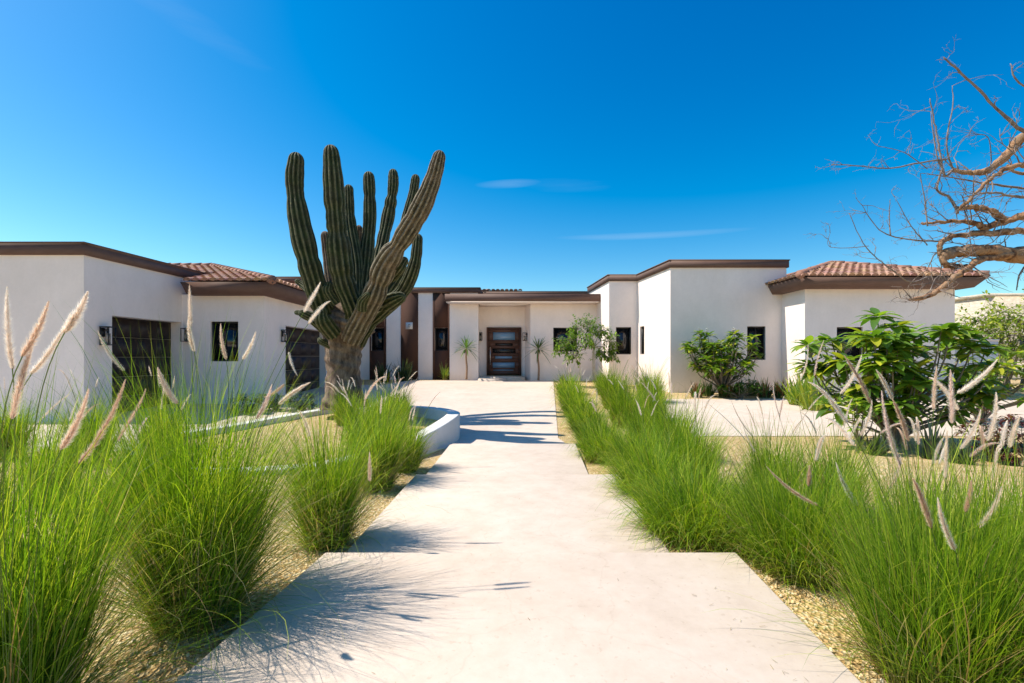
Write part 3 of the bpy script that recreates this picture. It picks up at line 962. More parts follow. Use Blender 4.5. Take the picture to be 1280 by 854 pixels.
clump(758, 16.2, 1.0, 1100, 'faint plumed fountain grass left of the narrow window', seed=38, r0=.28, w0=.014, nrand=7, z=.25)
clump(1005, 2.95, 0.88, 4000, 'wide drooping fountain grass on the right edge of the nearest path slab', seed=40, r0=0.27, nrand=1, w0=.0046, spread=1.35, droop=1.15, lean=(-.10, -.05),
      plumes=[(958, 583, 1022, 632, 2.5), (1045, 578, 1072, 632, 2.7), (1012, 582, 1011, 608, 2.8), (1090, 500, 1075, 545, 3.0), (1126, 570, 1112, 610, 2.9)])
clump(1172, 1.95, 0.95, 3500, 'large upright fountain grass in the near right corner with cream plumes', seed=41, r0=0.21, nrand=2, spread=.95, droop=.62, lean=(-.04, 0),
      plumes=[(1102, 488, 1126, 582, 2.0), (1116, 500, 1136, 552, 2.1), (1171, 458, 1167, 512, 2.2), (1188, 462, 1190, 530, 2.1), (1247, 449, 1196, 492, 2.2), (1245, 490, 1234, 552, 1.9), (1226, 512, 1200, 562, 2.0), (1184, 538, 1182, 598, 2.0), (1172, 622, 1194, 688, 1.65), (1141, 598, 1164, 660, 1.7), (1252, 608, 1222, 660, 1.8), (1055, 444, 1088, 504, 2.4), (1077, 444, 1050, 493, 2.5), (1095, 462, 1116, 500, 2.4), (1275, 520, 1262, 560, 1.9), (1214, 600, 1206, 640, 1.85)])
clump(1300, 1.95, 0.95, 3000, 'fountain grass cut by the right picture edge', seed=42, r0=0.2, nrand=2, spread=.95, droop=.7)
clump(1042, 4.3, 0.85, 1100, 'sparse fountain grass with brown plumes before the big plumeria', seed=43, r0=0.16, w0=.0055, nrand=6, spread=1.0, droop=.75,
      plumes=[(1010, 430, 1000, 476, 4.2), (1030, 425, 1018, 470, 4.1), (966, 475, 975, 522, 4.3)])
clump(965, 4.6, 0.85, 1300, 'thin fountain grass with reddish plumes behind the drooping clump', seed=44, r0=0.16, w0=.0058, nrand=5, spread=1.05, droop=.8,
      plumes=[(881, 502, 932, 550, 4.4), (928, 528, 945, 566, 4.5), (914, 500, 940, 545, 4.6)])
clump(935, 3.35, 0.72, 2200, 'small low fountain grass filling the corner between the two nearest right clumps', seed=47, r0=0.2, nrand=0, w0=.0045, spread=2.0, droop=1.7, lean=(-.1, -.05))
clump(1150, 3.3, 0.75, 1100, 'thin fountain grass behind the near right corner clump', seed=45, r0=0.16, w0=.0048, nrand=6, spread=1.0, droop=.7)
clump(1235, 3.0, 0.7, 1000, 'thin fountain grass by the right edge before the red shrubs', seed=46, r0=0.15, w0=.0048, nrand=5, spread=1.0, droop=.7)


# ------------------------------------------------------------------ cactus
CX, CY, CZ = ax(427, 10.2), 10.2, .22
cactus = thing('giant_cactus', (CX, CY, CZ), 'giant multi-armed cardon cactus with thick woody trunk in the planter', 'cactus')


def cz(x, y, Y):   # crop pixel of the cactus study -> world
    return at(340 + .375 * x, 170 + .375 * y, Y)


def arm(pts, w, ribs=11, old=False, seed=0, dead=False, name='arm', parent=None):
    rn = random.Random(seed)
    P = [cz(x, y, Y) - Vector((CX, CY, CZ)) for (x, y, Y) in pts]
    P = catmull([p + Vector((rn.gauss(0, .035), 0, 0)) if 0 < q < len(P) - 1 else p for q, p in enumerate(P)], 14)
    n = len(P); sc_ = .375 / F * 10.2 / 2
    wi = np.interp(np.linspace(0, 1, n), np.linspace(0, 1, len(w)), w)
    rad = []
    ph = rn.random() * 6
    L = sum((P[i + 1] - P[i]).length for i in range(n - 1))
    con = sorted([rn.uniform(.2, .92) for _ in range(max(1, int(L * 1.6)))])
    for i in range(n):
        t = i / (n - 1)
        r = wi[i] * sc_ * .86 * (1 + .04 * math.sin(t * L * 5 + ph) + .02 * math.sin(t * L * 17 + ph))
        for c in con:
            r *= 1 - .11 * math.exp(-((t - c) * L / .07) ** 2)
        rad.append(r)
    # dome tip
    tipd = (P[-1] - P[-2]).normalized()
    r1 = rad[-1]
    for k in range(1, 7):
        a = k / 6 * PI / 2
        P.append(P[n - 1] + tipd * math.sin(a) * r1 * 1.25); rad.append(max(.004, r1 * math.cos(a)))
    n2 = len(P)
    mb = MB(); seg = ribs * 8
    def prof(th): return abs(math.cos(ribs * th / 2)) ** .9
    tw = rn.uniform(-.3, .3)
    def fn(th, t): return .77 + .31 * prof(th + tw * t)
    green = (.026, .042, .010) if not dead else (.10, .065, .04)
    crest = (.175, .165, .085) if not dead else (.19, .13, .085)
    if old: green = (.075, .065, .040); crest = (.34, .29, .21)
    crow = [1.0] * 3000
    for q in range(3000): crow[q] = rn.uniform(.25, 1.25)
    def cfn(th, t, i):
        p = prof(th + tw * t)
        ri = int(((th + tw * t) * ribs / (2 * PI)) % ribs)
        k = max(0, (p - .72) / .28) ** 1.3 * crow[(ri * 131 + i) % 3000]
        k = min(1, k)
        v = 1 + .25 * math.sin(i * .9 + ri)
        return tuple((green[j] * (1 - k) + crest[j] * k) * (1 if k > .4 else v) for j in range(3))
    mb.tube(P, rad, seg, fn=fn, cfn=cfn)
    # spine tufts on the crests
    o = mb.build(name, M['cactus_old'] if (old or dead) else M['cactus'], parent or cactus, smooth=True)
    return o


B = 10.2
arm([(215, 655, 10.1), (180, 610, 9.9), (150, 540, 9.6), (122, 420, 9.45), (95, 280, 9.4), (82, 160, 9.4), (80, 85, 9.4)], [60, 74, 76, 76, 70, 60, 50], 12, seed=1)
arm([(255, 640, 10.0), (262, 590, 9.7), (242, 480, 9.5), (218, 350, 9.4), (207, 200, 9.35), (198, 60, 9.3)], [50, 66, 78, 78, 68, 52], 12, seed=2)
arm([(270, 640, 10.4), (280, 540, 10.6), (276, 430, 10.7), (266, 290, 10.8), (256, 180, 10.8)], [40, 46, 46, 44, 34], 11, seed=3)
arm([(225, 640, 10.6), (205, 540, 10.9), (188, 430, 11.0), (178, 335, 11.0)], [40, 46, 44, 34], 10, dead=True, seed=4, name='arm')
arm([(285, 650, 10.4), (300, 560, 10.7), (315, 440, 10.9), (322, 280, 11.0), (323, 140, 11.0)], [44, 54, 58, 52, 44], 11, seed=5)
arm([(295, 650, 10.6), (325, 560, 11.2), (362, 420, 11.7), (388, 280, 12.0), (402, 180, 12.0), (404, 128, 12.0)], [44, 50, 54, 54, 48, 40], 11, seed=6)
arm([(300, 650, 10.8), (350, 560, 11.6), (400, 440, 12.2), (440, 310, 12.6), (468, 210, 12.7), (478, 145, 12.7)], [44, 50, 52, 48, 46, 38], 11, seed=7)
arm([(262, 680, 9.9), (290, 620, 9.7), (325, 530, 9.3), (372, 430, 9.0), (430, 340, 8.7), (492, 240, 8.45), (532, 150, 8.3), (556, 75, 8.2)], [70, 74, 76, 74, 66, 60, 52, 38], 12, old=True, seed=8)
arm([(285, 690, 10.2), (325, 630, 10.0), (380, 572, 9.8), (432, 512, 9.7), (466, 430, 9.6), (486, 345, 9.6)], [56, 52, 54, 50, 46, 32], 11, seed=9)
arm([(330, 600, 10.2), (365, 575, 9.9), (405, 550, 9.6), (425, 540, 9.5)], [44, 58, 56, 40], 10, seed=10)
arm([(285, 560, 11), (290, 450, 11.3), (290, 310, 11.3)], [34, 34, 26], 10, dead=True, seed=11)
arm([(350, 600, 11), (392, 520, 11.2), (425, 455, 11.2), (432, 425, 11.2)], [44, 52, 48, 36], 10, seed=12)
for k, (pts, w) in enumerate([([(185, 650, 9.7), (140, 610, 9.5), (104, 594, 9.4)], [40, 36, 28]), ([(140, 600, 9.9), (105, 592, 9.9), (84, 589, 9.9)], [26, 24, 18]),
                              ([(130, 520, 9.7), (100, 498, 9.8), (86, 486, 9.8)], [30, 26, 20]), ([(215, 560, 9.6), (196, 520, 9.5), (190, 503, 9.5)], [44, 42, 32]),
                              ([(195, 700, 9.9), (172, 685, 9.8), (160, 680, 9.8)], [26, 24, 18]), ([(205, 660, 9.7), (180, 615, 9.4), (166, 588, 9.35)], [60, 56, 36]),
                              ([(300, 580, 9.3), (312, 550, 9.2), (318, 532, 9.1)], [36, 34, 24]), ([(395, 470, 9.3), (425, 440, 9.1), (438, 420, 9.1)], [44, 44, 32])]):
    arm(pts, w, 10, seed=30 + k, name='bud')
# woody trunk
P = [cz(240, 905, B), cz(237, 850, B), cz(236, 780, B), cz(236, 720, B), cz(240, 670, B), cz(246, 630, B), cz(255, 590, B), cz(262, 560, B)]
P = catmull([p - Vector((CX, CY, CZ)) for p in P], 12)
wv = np.interp(np.linspace(0, 1, len(P)), [0, .1, .25, .45, .6, .72, .85, 1], [160, 124, 106, 116, 150, 190, 170, 90]) * .375 / F * B / 2
mb = MB(); rnd = random.Random(5)
pk = [(rnd.uniform(0, 6.28), rnd.choice([3, 5, 7, 9, 13]), rnd.uniform(-3, 3)) for _ in range(9)]
def tfn(th, t):
    v = 0
    for (p_, f_, q_) in pk: v += math.sin(f_ * th + p_ + q_ * t * 3) / f_ ** .5
    return 1 + .060 * v + .05 * math.sin(t * 42 + 2 * math.sin(th * 2)) * (1 - t) + .03 * math.sin(t * 90 + th * 3)
mb.tube(P, list(wv), 96, (1, 1, 1), fn=tfn)
mb.build('trunk', M['cactus_trunk'], cactus, smooth=True)


# ------------------------------------------------------------------ leafy plants
def leaf(mb, base, d, L, W, droop=.3, col=(.1, .2, .04), fold=.25, n=5):
    d = Vector(d).normalized()
    up = Vector((0, 0, 1)); sd = d.cross(up)
    if sd.length < .1: sd = Vector((1, 0, 0))
    sd.normalize(); nr = sd.cross(d).normalized()
    V = []
    for i in range(n + 1):
        t = i / n
        w = W * .5 * (math.sin(PI * min(1, t ** .8)) ** .75 + (.06 if i < n else 0))
        c = Vector(base) + d * L * t - up * droop * L * t * t
        V += [tuple(c - sd * w + nr * w * fold), tuple(c), tuple(c + sd * w + nr * w * fold)]
    Fc = []
    for i in range(n):
        a = i * 3
        Fc += [(a, a + 1, a + 4, a + 3), (a + 1, a + 2, a + 5, a + 4)]
    k = R.uniform(.75, 1.25)
    mb.arr(V, np.array(Fc), tuple(c * k for c in col))


PL_COL = [(.14, .25, .028), (.19, .31, .03), (.26, .36, .04), (.08, .16, .02), (.42, .43, .04), (.15, .26, .035)]


def rosette(mb, p, L, n, cols, up=.5, W=.3):
    a0 = R.random() * 6
    for k in range(n):
        a = a0 + k * 2.4; e = up * (1 - k / n) * 1.6 - .25 + R.uniform(-.15, .15)
        d = Vector((math.cos(a) * math.cos(e), math.sin(a) * math.cos(e), math.sin(e)))
        leaf(mb, Vector(p) + d * .02, d, L * R.uniform(.7, 1.1), L * W, R.uniform(.1, .5), R.choice(cols))


def plumeria(px, Y, z, label, height, width, nends, L, leaves, seed, flowers=0, cols=PL_COL, depth=None, stem_r=.05, lowfill=.25, name='plumeria', nlean=0):
    rr = random.Random(seed); X = ax(px, Y)
    t = thing(name, (X, Y, z), label, 'shrub')
    st = MB(); lf = MB(); fl = MB()
    depth = depth or width * .8
    for k in range(nends):
        a = rr.uniform(0, 2 * PI); q = math.sqrt(rr.random())
        ex, ey = q * math.cos(a) * width / 2 + nlean, q * math.sin(a) * depth / 2
        ez = height * (lowfill + (1 - lowfill) * rr.random() ** .7) * (1 - .28 * q * q)
        ez = min(ez, height * .93)
        p1 = Vector((ex * .25, ey * .25, ez * .35)); p2 = Vector((ex * .8, ey * .8, ez * .65)); p3 = Vector((ex, ey, ez))
        pts = catmull([Vector((0, 0, -.05)), p1, p2, p3], 4)
        n_ = len(pts)
        st.tube(pts, [stem_r * (1 - .72 * i / (n_ - 1)) * .55 for i in range(n_)], 6)
        rosette(lf, p3, L, leaves, cols, .55, .34)
        for q_ in range(2):
            ii = rr.randint(int(n_ * .55), n_ - 2)
            if pts[ii].z > height * lowfill * .6: rosette(lf, pts[ii], L * .8, max(4, leaves // 2), cols, .3, .34)
        if flowers and ez > height * .6 and rr.random() < flowers:
            for _ in range(5):
                fp = p3 + Vector((rr.uniform(-.06, .06), rr.uniform(-.06, .06), rr.uniform(.10, .22)))
                for s_ in range(5):
                    aa = s_ * 2 * PI / 5
                    leaf(fl, fp, (math.cos(aa), math.sin(aa), .5), .045, .035, .1, (.85, .85, .80), .1, 3)
                st.tube([p3, fp], .003, 4)
    st.build('stem', M['stem'], t, smooth=True); lf.build('foliage', M['leaf'], t, smooth=True)
    if fl.n: fl.build('flower', M['petal'], t)
    return t


plumeria(1118, 8.2, .0, 'large broad-leaved plumeria shrub in front of the tiled right wing', 2.35, 2.9, 56, .38, 15, 3, .12, lowfill=.25, depth=2.0)
plumeria(903, 15.7, .25, 'rounded plumeria with white flowers before the tall blank right wall', 2.25, 2.4, 50, .32, 14, 4, .45, stem_r=.06, lowfill=.48,
         cols=[(.11, .20, .022), (.17, .27, .028), (.34, .36, .035), (.06, .12, .018)])
YG = [(.32, .38, .03), (.20, .31, .03), (.42, .42, .045), (.12, .22, .02)]
plumeria(1225, 10.6, .05, 'yellow-green broad-leaved shrub by the right picture edge', 1.75, 1.9, 26, .28, 13, 5, 0, cols=YG, lowfill=.5, nlean=.3)


def strap_plant(px, Y, z, h, N, label, cols, w0=.03, r0=.06, name='strap_plant', cat='plant', group=None, spread=1.2, droop=.6, seed=0, kind_mat='leaf', straw=0):
    t = tag(bpy.data.objects.new(name, None), label, cat, group)
    bpy.data.objects.remove(t)
    mb = MB()
    blades(mb, N, h, r0, w0, (0, 0), spread, droop, seed, np.array(cols, dtype=np.float32), straw, 5)
    o = mb.build(name, M[kind_mat], None, loc=(ax(px, Y), Y, z))
    return tag(o, label, cat, group)


strap_plant(1020, 12.6, .12, 1.25, 160, 'tall yellow-green strap-leaved plant below the corner of the tiled wing', YG, .045, .28, spread=1.0, seed=61)
strap_plant(1000, 13.6, .14, 1.1, 120, 'yellow-green strap-leaved plant next to the sunlit side wall', YG, .045, .25, spread=1.0, seed=62)
CR = [(.10, .20, .03), (.20, .07, .035), (.24, .13, .04), (.07, .13, .025)]
GC = 'low bedding plants along the foot of the right block'
labs = ['reddish croton at the left end of the house bed', 'low green croton under the rounded plumeria', 'second reddish croton right of the plumeria stems', 'green leafy croton in the middle of the house bed', 'bronze croton just below the double window',
        'reddish croton right of the double window', 'small bronze croton near the sunlit side wall', 'green croton at the right end of the house bed']
for k, lb in enumerate(labs):
    strap_plant(868 + k * 17.5 + R.uniform(-3, 3), 15.6 + R.uniform(-.3, .4), .24, R.uniform(.5, .75), 90, lb, CR if k % 3 != 1 else [(.09, .19, .03), (.06, .13, .02)], .05, .16, 'croton', 'plant', GC, 1.3, .7, 70 + k)
plumeria(925, 14.95, .22, 'low dark leafy shrub on the driveway edge below the rounded plumeria', .62, 1.3, 26, .17, 9, 12, 0, cols=[(.04, .10, .015), (.07, .15, .02)], lowfill=.2, stem_r=.02, name='leafy_shrub')
# near-right bed: agaves and red shrubs
AG = [(.035, .06, .035), (.05, .08, .045), (.03, .045, .035)]
strap_plant(1094, 7.3, -.03, .62, 60, 'dark spiky agave at the foot of the big plumeria', AG, .05, .06, 'agave', 'agave', None, 2.0, .25, 81)
strap_plant(1165, 7.0, -.03, .72, 70, 'dark spiky agave left of the red-leaved shrubs', AG, .05, .06, 'agave', 'agave', None, 2.0, .25, 82)
strap_plant(1200, 6.6, -.03, .55, 60, 'second dark agave close to the red-leaved shrubs', AG, .05, .06, 'agave', 'agave', None, 2.0, .25, 83)
RD = [(.12, .03, .03), (.07, .02, .022), (.17, .05, .035), (.05, .06, .02)]
plumeria(1243, 6.9, -.03, 'dark red-leaved shrub right of the agaves', .82, .8, 34, .10, 10, 21, 0, cols=RD, lowfill=.2, stem_r=.014, name='red_shrub')
plumeria(1285, 6.6, -.03, 'dark red-leaved shrub cut by the right picture edge', .7, .9, 34, .10, 10, 22, 0, cols=RD, lowfill=.2, stem_r=.014, name='red_shrub')
plumeria(1072, 7.5, -.03, 'leggy dark-stemmed shrub with few leaves under the big plumeria', 1.0, .45, 9, .16, 8, 23, 0, lowfill=.3, stem_r=.03, name='leafy_shrub')
plumeria(1200, 14.7, .2, 'small green shrub at the foot of the low garden wall', .45, .7, 14, .14, 9, 24, 0, cols=YG, lowfill=.2, stem_r=.015, name='leafy_shrub')
plumeria(1218, 14.6, .2, 'second small green shrub by the low garden wall', .42, .6, 14, .14, 9, 25, 0, cols=YG, lowfill=.2, stem_r=.015, name='leafy_shrub')


# yucca standards by the entrance
def yucca(px, py_base, py_top, Y, label, seed, h=.75):
    z0 = az(py_base, Y); z1 = az(py_top, Y)
    t = thing('yucca', (ax(px, Y), Y, z0), label, 'yucca')
    mb = MB(); H = z1 - z0
    mb.tube(catmull([(0, 0, -.05), (.02, 0, H * .35), (-.015, 0, H * .7), (0, 0, H)], 6), [.05 - .0008 * i for i in range(19)], 8)
    mb.build('trunk', M['palmtrunk'], t, smooth=True)
    rn = random.Random(seed); mb = MB()
    for k in range(30):
        a = k * 2.4 + rn.uniform(-.2, .2); e = 1.35 - 2.0 * (k / 30) + rn.uniform(-.1, .1)
        d = Vector((math.cos(a) * math.cos(e), math.sin(a) * math.cos(e), math.sin(e)))
        leaf(mb, (d.x * .03, d.y * .03, H + .02), d, h * rn.uniform(.8, 1.1), .055, .12 + .2 * (k / 30), rn.choice([(.07, .14, .02), (.11, .20, .03), (.05, .10, .02)]), .3, 5)
    mb.build('crown', M['leaf'], t, smooth=True)


yucca(583, 473, 436, 21.7, 'slim yucca on a bare stem left of the entrance door', 1)
yucca(673, 474, 437, 21.7, 'slim yucca on a bare stem right of the entrance door', 2)
strap_plant(556, 22.3, .5, .95, 70, 'small trunkless yucca below the slim window left of the entrance', [(.18, .22, .03), (.10, .16, .03)], .05, .08, 'yucca', 'yucca', None, 1.8, .4, 91)
DG = [(.03, .06, .018), (.045, .08, .02)]
strap_plant(504, 21.6, .44, 1.1, 160, 'dark strap-leaved plant at the foot of the brown stripe with the number plate', DG, .05, .25, spread=1.2, seed=92)
strap_plant(478, 21.0, .42, 1.0, 160, 'dark strap-leaved plant left of the white wall stripe', DG, .05, .25, spread=1.2, seed=93)
strap_plant(703, 20.9, .42, .5, 60, 'tiny grey-leaved plant below the entrance window', [(.16, .2, .12)], .04, .1, 'agave', 'agave', None, 1.7, .4, 94)
TC = [(.045, .085, .05), (.06, .11, .055), (.03, .06, .035)]
for k, (px, Y) in enumerate([(312, 12.0), (345, 12.6), (378, 12.4)]):
    plumeria(px, Y, court_z(Y), ['low bluish-green shrub below the wall corner of the garage wing', 'low bluish-green shrub in front of the second garage door', 'low bluish-green shrub left of the cactus trunk'][k], .5, 1.0, 30, .13, 9, 40 + k, 0, cols=TC, lowfill=.15, stem_r=.015, name='leafy_shrub')


def small_tree(name, px, Y, z, label, blobs, lsize, nper, cols, trunk_pts, tr, seed, bark='palestem'):
    rr = random.Random(seed); X = ax(px, Y)
    t = thing(name, (X, Y, z), label, 'tree')
    O = Vector((X, Y, z)); tb = MB(); lf = MB()
    for pts, r in trunk_pts:
        P = catmull([at(a, b, Y + c) - O for a, b, c in pts], 6); n_ = len(P)
        tb.tube(P, [r * (1 - .6 * i / (n_ - 1)) for i in range(n_)], 8)
    top = at(trunk_pts[0][0][-1][0], trunk_pts[0][0][-1][1], Y) - O
    for (bx, by, dy, br) in blobs:
        c = at(bx, by, Y + dy) - O
        P = catmull([top - Vector((0, 0, .15)), (top + c) / 2 + Vector((0, 0, rr.uniform(-.1, .15))), c], 5)
        tb.tube(P, [.022 - .0014 * i for i in range(len(P))], 5)
        for tw in range(max(4, int(nper / 12))):
            d = Vector((rr.gauss(0, 1), rr.gauss(0, 1), rr.gauss(0, .8))).normalized()
            e = c + d * br * rr.uniform(.5, 1.1)
            tb.tube([c, (c + e) / 2 + Vector((0, 0, .04)), e], [.008, .006, .003], 4)
            for _ in range(12):
                q = c.lerp(e, rr.uniform(.35, 1.05)) + Vector((rr.gauss(0, 1), rr.gauss(0, 1), rr.gauss(0, 1))) * br * .10
                dd = (d + Vector((rr.gauss(0, .9), rr.gauss(0, .9), rr.gauss(0, .6))))
                leaf(lf, q, dd, lsize * rr.uniform(.7, 1.3), lsize * .42, .25, rr.choice(cols), .2, 3)
    tb.build('trunk', M[bark], t, smooth=True); lf.build('crown', M['fine_leaf'], t, smooth=True)
    return t


GL = [(.15, .25, .03), (.11, .20, .025), (.21, .31, .035), (.08, .15, .02)]
small_tree('young_tree', 742, 19.0, .36, 'young leafy tree with pale bare stem in front of the entrance window',
           [(712, 425, 0, .55), (722, 412, .3, .5), (738, 407, 0, .55), (752, 413, .2, .5), (762, 428, -.2, .45), (716, 444, -.3, .45), (735, 424, -.3, .5), (752, 440, .2, .4), (703, 436, .1, .4), (765, 447, 0, .3)], .14, 260, GL,
           [([(743, 476, 0), (742, 455, 0), (742, 430, 0)], .075), ([(724, 476, .1), (725, 462, .1), (724, 444, .1)], .018)], .07, 5)
YL = [(.22, .30, .03), (.32, .36, .04), (.13, .20, .025), (.38, .40, .05)]
small_tree('shade_tree', 1262, 17.5, .3, 'fine-leaved yellow-green tree beyond the low garden wall, far right',
           [(1222, 402, 0, 1.0), (1250, 392, .5, 1.1), (1272, 402, 0, 1.1), (1235, 418, -.5, 1.0), (1262, 420, -.5, 1.1), (1290, 395, .3, 1.1), (1212, 416, .5, .8), (1285, 425, 0, 1.1), (1310, 410, 0, 1.2), (1250, 436, 0, .9), (1330, 430, 0, 1.2)], .17, 260, YL,
           [([(1262, 500, 0), (1258, 470, 0), (1264, 440, 0)], .13), ([(1272, 500, .2), (1280, 470, .2), (1285, 430, .1)], .08)], .1, 6, 'stem')

# ------------------------------------------------------------------ bare tree at the right
TX, TY = ax(1440, 6.6), 6.6
bt = thing('bare_tree', (TX, TY, -.02), 'leafless gnarled tree with peeling orange bark reaching in from the right edge', 'tree')
TO = Vector((TX, TY, -.02))


def c7(x, y, Y): return at(1000 + .398 * x, 60 + .398 * y, Y) - TO


mb = MB()
trunk = catmull([Vector((.1, 0, -.1)), Vector((.0, 0, .8)), at(1450, 340, 6.7) - TO, at(1445, 250, 6.8) - TO, at(1470, 120, 6.9) - TO, at(1500, 20, 7.0) - TO], 8)
n_ = len(trunk)
mb.tube(trunk, [.24 - .16 * i / (n_ - 1) for i in range(n_)], 14, fn=lambda th, t: 1 + .08 * math.sin(3 * th + 9 * t) + .04 * math.sin(7 * th + 20 * t))
mb.build('trunk', M['bark'], bt, smooth=True)
rt = random.Random(77)


def twig(mb, p, d, L, r, depth=0):
    n_ = 5; pts = [p]; q = p.copy(); dd = d.normalized()
    for i in range(n_):
        dd = (dd + Vector((rt.gauss(0, .24), rt.gauss(0, .24), rt.gauss(0, .24)))).normalized()
        q = q + dd * L / n_; pts.append(q.copy())
    mb.tube(pts, [max(.0012, r * (1 - .75 * i / n_)) for i in range(n_ + 1)], 5)
    if depth < 2:
        for k in range(rt.randint(2, 4) if depth == 0 else rt.randint(1, 3)):
            i = rt.randint(1, n_); e = (dd + Vector((rt.gauss(0, .9), rt.gauss(0, .9), rt.gauss(0, .9)))).normalized()
            twig(mb, pts[i], e, L * rt.uniform(.3, .6), r * .55, depth + 1)


def limb(pts, r0, r1, ntw=4, Y=6.3, matn='bark', tl=.5, dy=0.0, knob=0):
    P = []
    m_ = len(pts)
    for i, (x, y) in enumerate(pts): P.append(c7(x, y, Y + dy * i / max(1, m_ - 1) + rt.uniform(-.04, .04)))
    P = catmull(P, 6); n_ = len(P)
    mb = MB(); ph = rt.random() * 6
    rad = [r0 + (r1 - r0) * i / (n_ - 1) for i in range(n_)]
    for i in range(n_): rad[i] *= .84 + .06 * math.sin(i * 1.1 + ph) + rt.uniform(-.04, .04)
    P = [p + Vector((rt.gauss(0, 1), rt.gauss(0, 1), rt.gauss(0, 1))) * min(.007, r1 * .5) for p in P]
    mb.tube(P, rad, 10 if r0 > .03 else 6, fn=(lambda th, t: 1 + .10 * math.sin(2 * th + 11 * t + ph) + .06 * math.sin(5 * th + 25 * t)) if r0 > .03 else None)
    tw = mb; nf = len(mb.FM)
    for k in range(ntw):
        i = rt.randint(int(n_ * .25), n_ - 1)
        ax_ = (P[min(i + 1, n_ - 1)] - P[max(0, i - 1)]).normalized()
        d = (ax_ * rt.uniform(.2, 1.0) + Vector((rt.gauss(0, .6), rt.gauss(0, .6), rt.gauss(.25, .6)))).normalized()
        twig(tw, P[i], d, tl * rt.uniform(.5, 1.2), max(.004, min(.009, rad[i] * .4)))
    mb.FM = [np.full(len(f), 0 if k < nf else 1) for k, f in enumerate(mb.FM)]
    mb.build('branch', [M[matn], M['twig']], bt, smooth=True)


limb([(1110, 700), (900, 690), (760, 655), (650, 650), (560, 635), (490, 640), (445, 655)], .15, .075, 9)
limb([(660, 650), (580, 660), (530, 690), (465, 735), (410, 778), (345, 790)], .055, .026, 12, dy=-.3, tl=.42)
limb([(445, 650), (455, 680), (500, 685), (540, 690)], .05, .03, 2)
limb([(1110, 640), (850, 560), (703, 575), (600, 582), (490, 590), (440, 615), (440, 650)], .06, .030, 7)
limb([(1110, 600), (860, 480), (720, 520), (640, 545), (580, 562), (545, 550), (470, 545), (378, 552)], .075, .020, 8, dy=.2)
limb([(1110, 500), (900, 300), (720, 275), (650, 335), (590, 385), (530, 392), (480, 382)], .09, .030, 12, dy=.3)
limb([(480, 382), (455, 400), (440, 330), (425, 250), (408, 160)], .020, .007, 7, matn='twig', Y=6.5)
limb([(480, 382), (460, 300), (480, 180), (478, 120)], .014, .004, 5, matn='twig', Y=6.5)
limb([(900, 360), (760, 360), (690, 365), (620, 395), (560, 450), (505, 505)], .045, .018, 9, Y=6.1)
limb([(640, 540), (600, 512), (540, 500), (495, 505)], .055, .030, 4, Y=6.3)
limb([(495, 520), (470, 470), (430, 445), (445, 380), (430, 340), (412, 200)], .022, .006, 6, matn='twig', Y=6.3)
limb([(1110, 480), (850, 330), (703, 262), (620, 192), (540, 110), (450, 28)], .04, .009, 8, matn='twig', tl=.28)
limb([(460, 350), (390, 358), (280, 378), (180, 370), (100, 366)], .014, .006, 8, matn='twig', tl=.25)
limb([(400, 380), (330, 330), (255, 310)], .008, .003, 5, matn='twig', tl=.25)
limb([(440, 608), (330, 600), (250, 572), (195, 495)], .014, .004, 7, matn='twig', tl=.3)
limb([(400, 720), (345, 735), (280, 690), (210, 630), (155, 520)], .013, .004, 6, matn='twig', tl=.3, dy=-.3)
limb([(215, 622), (150, 628), (90, 622), (95, 580)], .006, .003, 3, matn='twig', tl=.2)
limb([(400, 620), (350, 560), (298, 470)], .009, .003, 5, matn='twig', tl=.25)
limb([(400, 560), (392, 480), (378, 395)], .011, .004, 5, matn='twig', tl=.2)
limb([(285, 590), (280, 530), (283, 475)], .010, .004, 1, matn='twig', tl=.2)
limb([(1110, 250), (900, 150), (703, 120), (660, 48)], .03, .006, 3, matn='twig', tl=.3)
limb([(1110, 560), (850, 420), (720, 440), (620, 430), (520, 415), (400, 395)], .03, .006, 10, matn='twig', Y=6.7)
limb([(1110, 580), (900, 480), (703, 470), (600, 455), (510, 470)], .03, .008, 9, matn='twig', Y=6.0)
limb([(800, 620), (703, 690), (680, 760)], .02, .008, 4, matn='twig', tl=.25)
limb([(600, 380), (590, 280), (520, 278)], .008, .004, 4, matn='twig', tl=.25)
limb([(760, 380), (690, 395), (650, 370)], .03, .02, 3, matn='bark', tl=.4, Y=6.6)
limb([(520, 690), (470, 740), (420, 740), (350, 745)], .016, .006, 9, matn='twig', tl=.35)

# ------------------------------------------------------------------ scattered ground detail near the path: pebbles and leaf litter in the gravel (one uncountable mass)
mb = MB(); rn = np.random.RandomState(3)
Np = 9000
for k in range(Np):
    y = rn.uniform(.9, 7.5)
    side = rn.rand() < .55
    x = -1.18 - rn.gamma(1.5, .9) if side else 1.22 + rn.gamma(1.5, .9)
    if side and ((x + 3.3) / 1.9) ** 2 + ((y - 7.8) / 2.2) ** 2 < 1.05: continue
    s_ = rn.uniform(.004, .011); z = g(y) + .004
    a = rn.rand() * 3
    q = [(math.cos(a + j * PI / 2) * s_ * rn.uniform(.7, 1.3), math.sin(a + j * PI / 2) * s_ * rn.uniform(.7, 1.3)) for j in range(4)]
    V = [(x + u, y + v, z - .003) for u, v in q] + [(x + u * .6, y + v * .6, z + s_ * .8) for u, v in q]
    c = rn.uniform(.75, 1.2); col = [(.68 * c, .50 * c, .26 * c), (.52 * c, .35 * c, .15 * c), (.78 * c, .66 * c, .45 * c)][rn.randint(3)]
    mb.arr(V, np.array([(4, 5, 6, 7), (0, 1, 5, 4), (1, 2, 6, 5), (2, 3, 7, 6), (3, 0, 4, 7)]), col)
M['pebble'] = m_leaf('pebble', .9, 0.0, (1, 1, 1), .2)
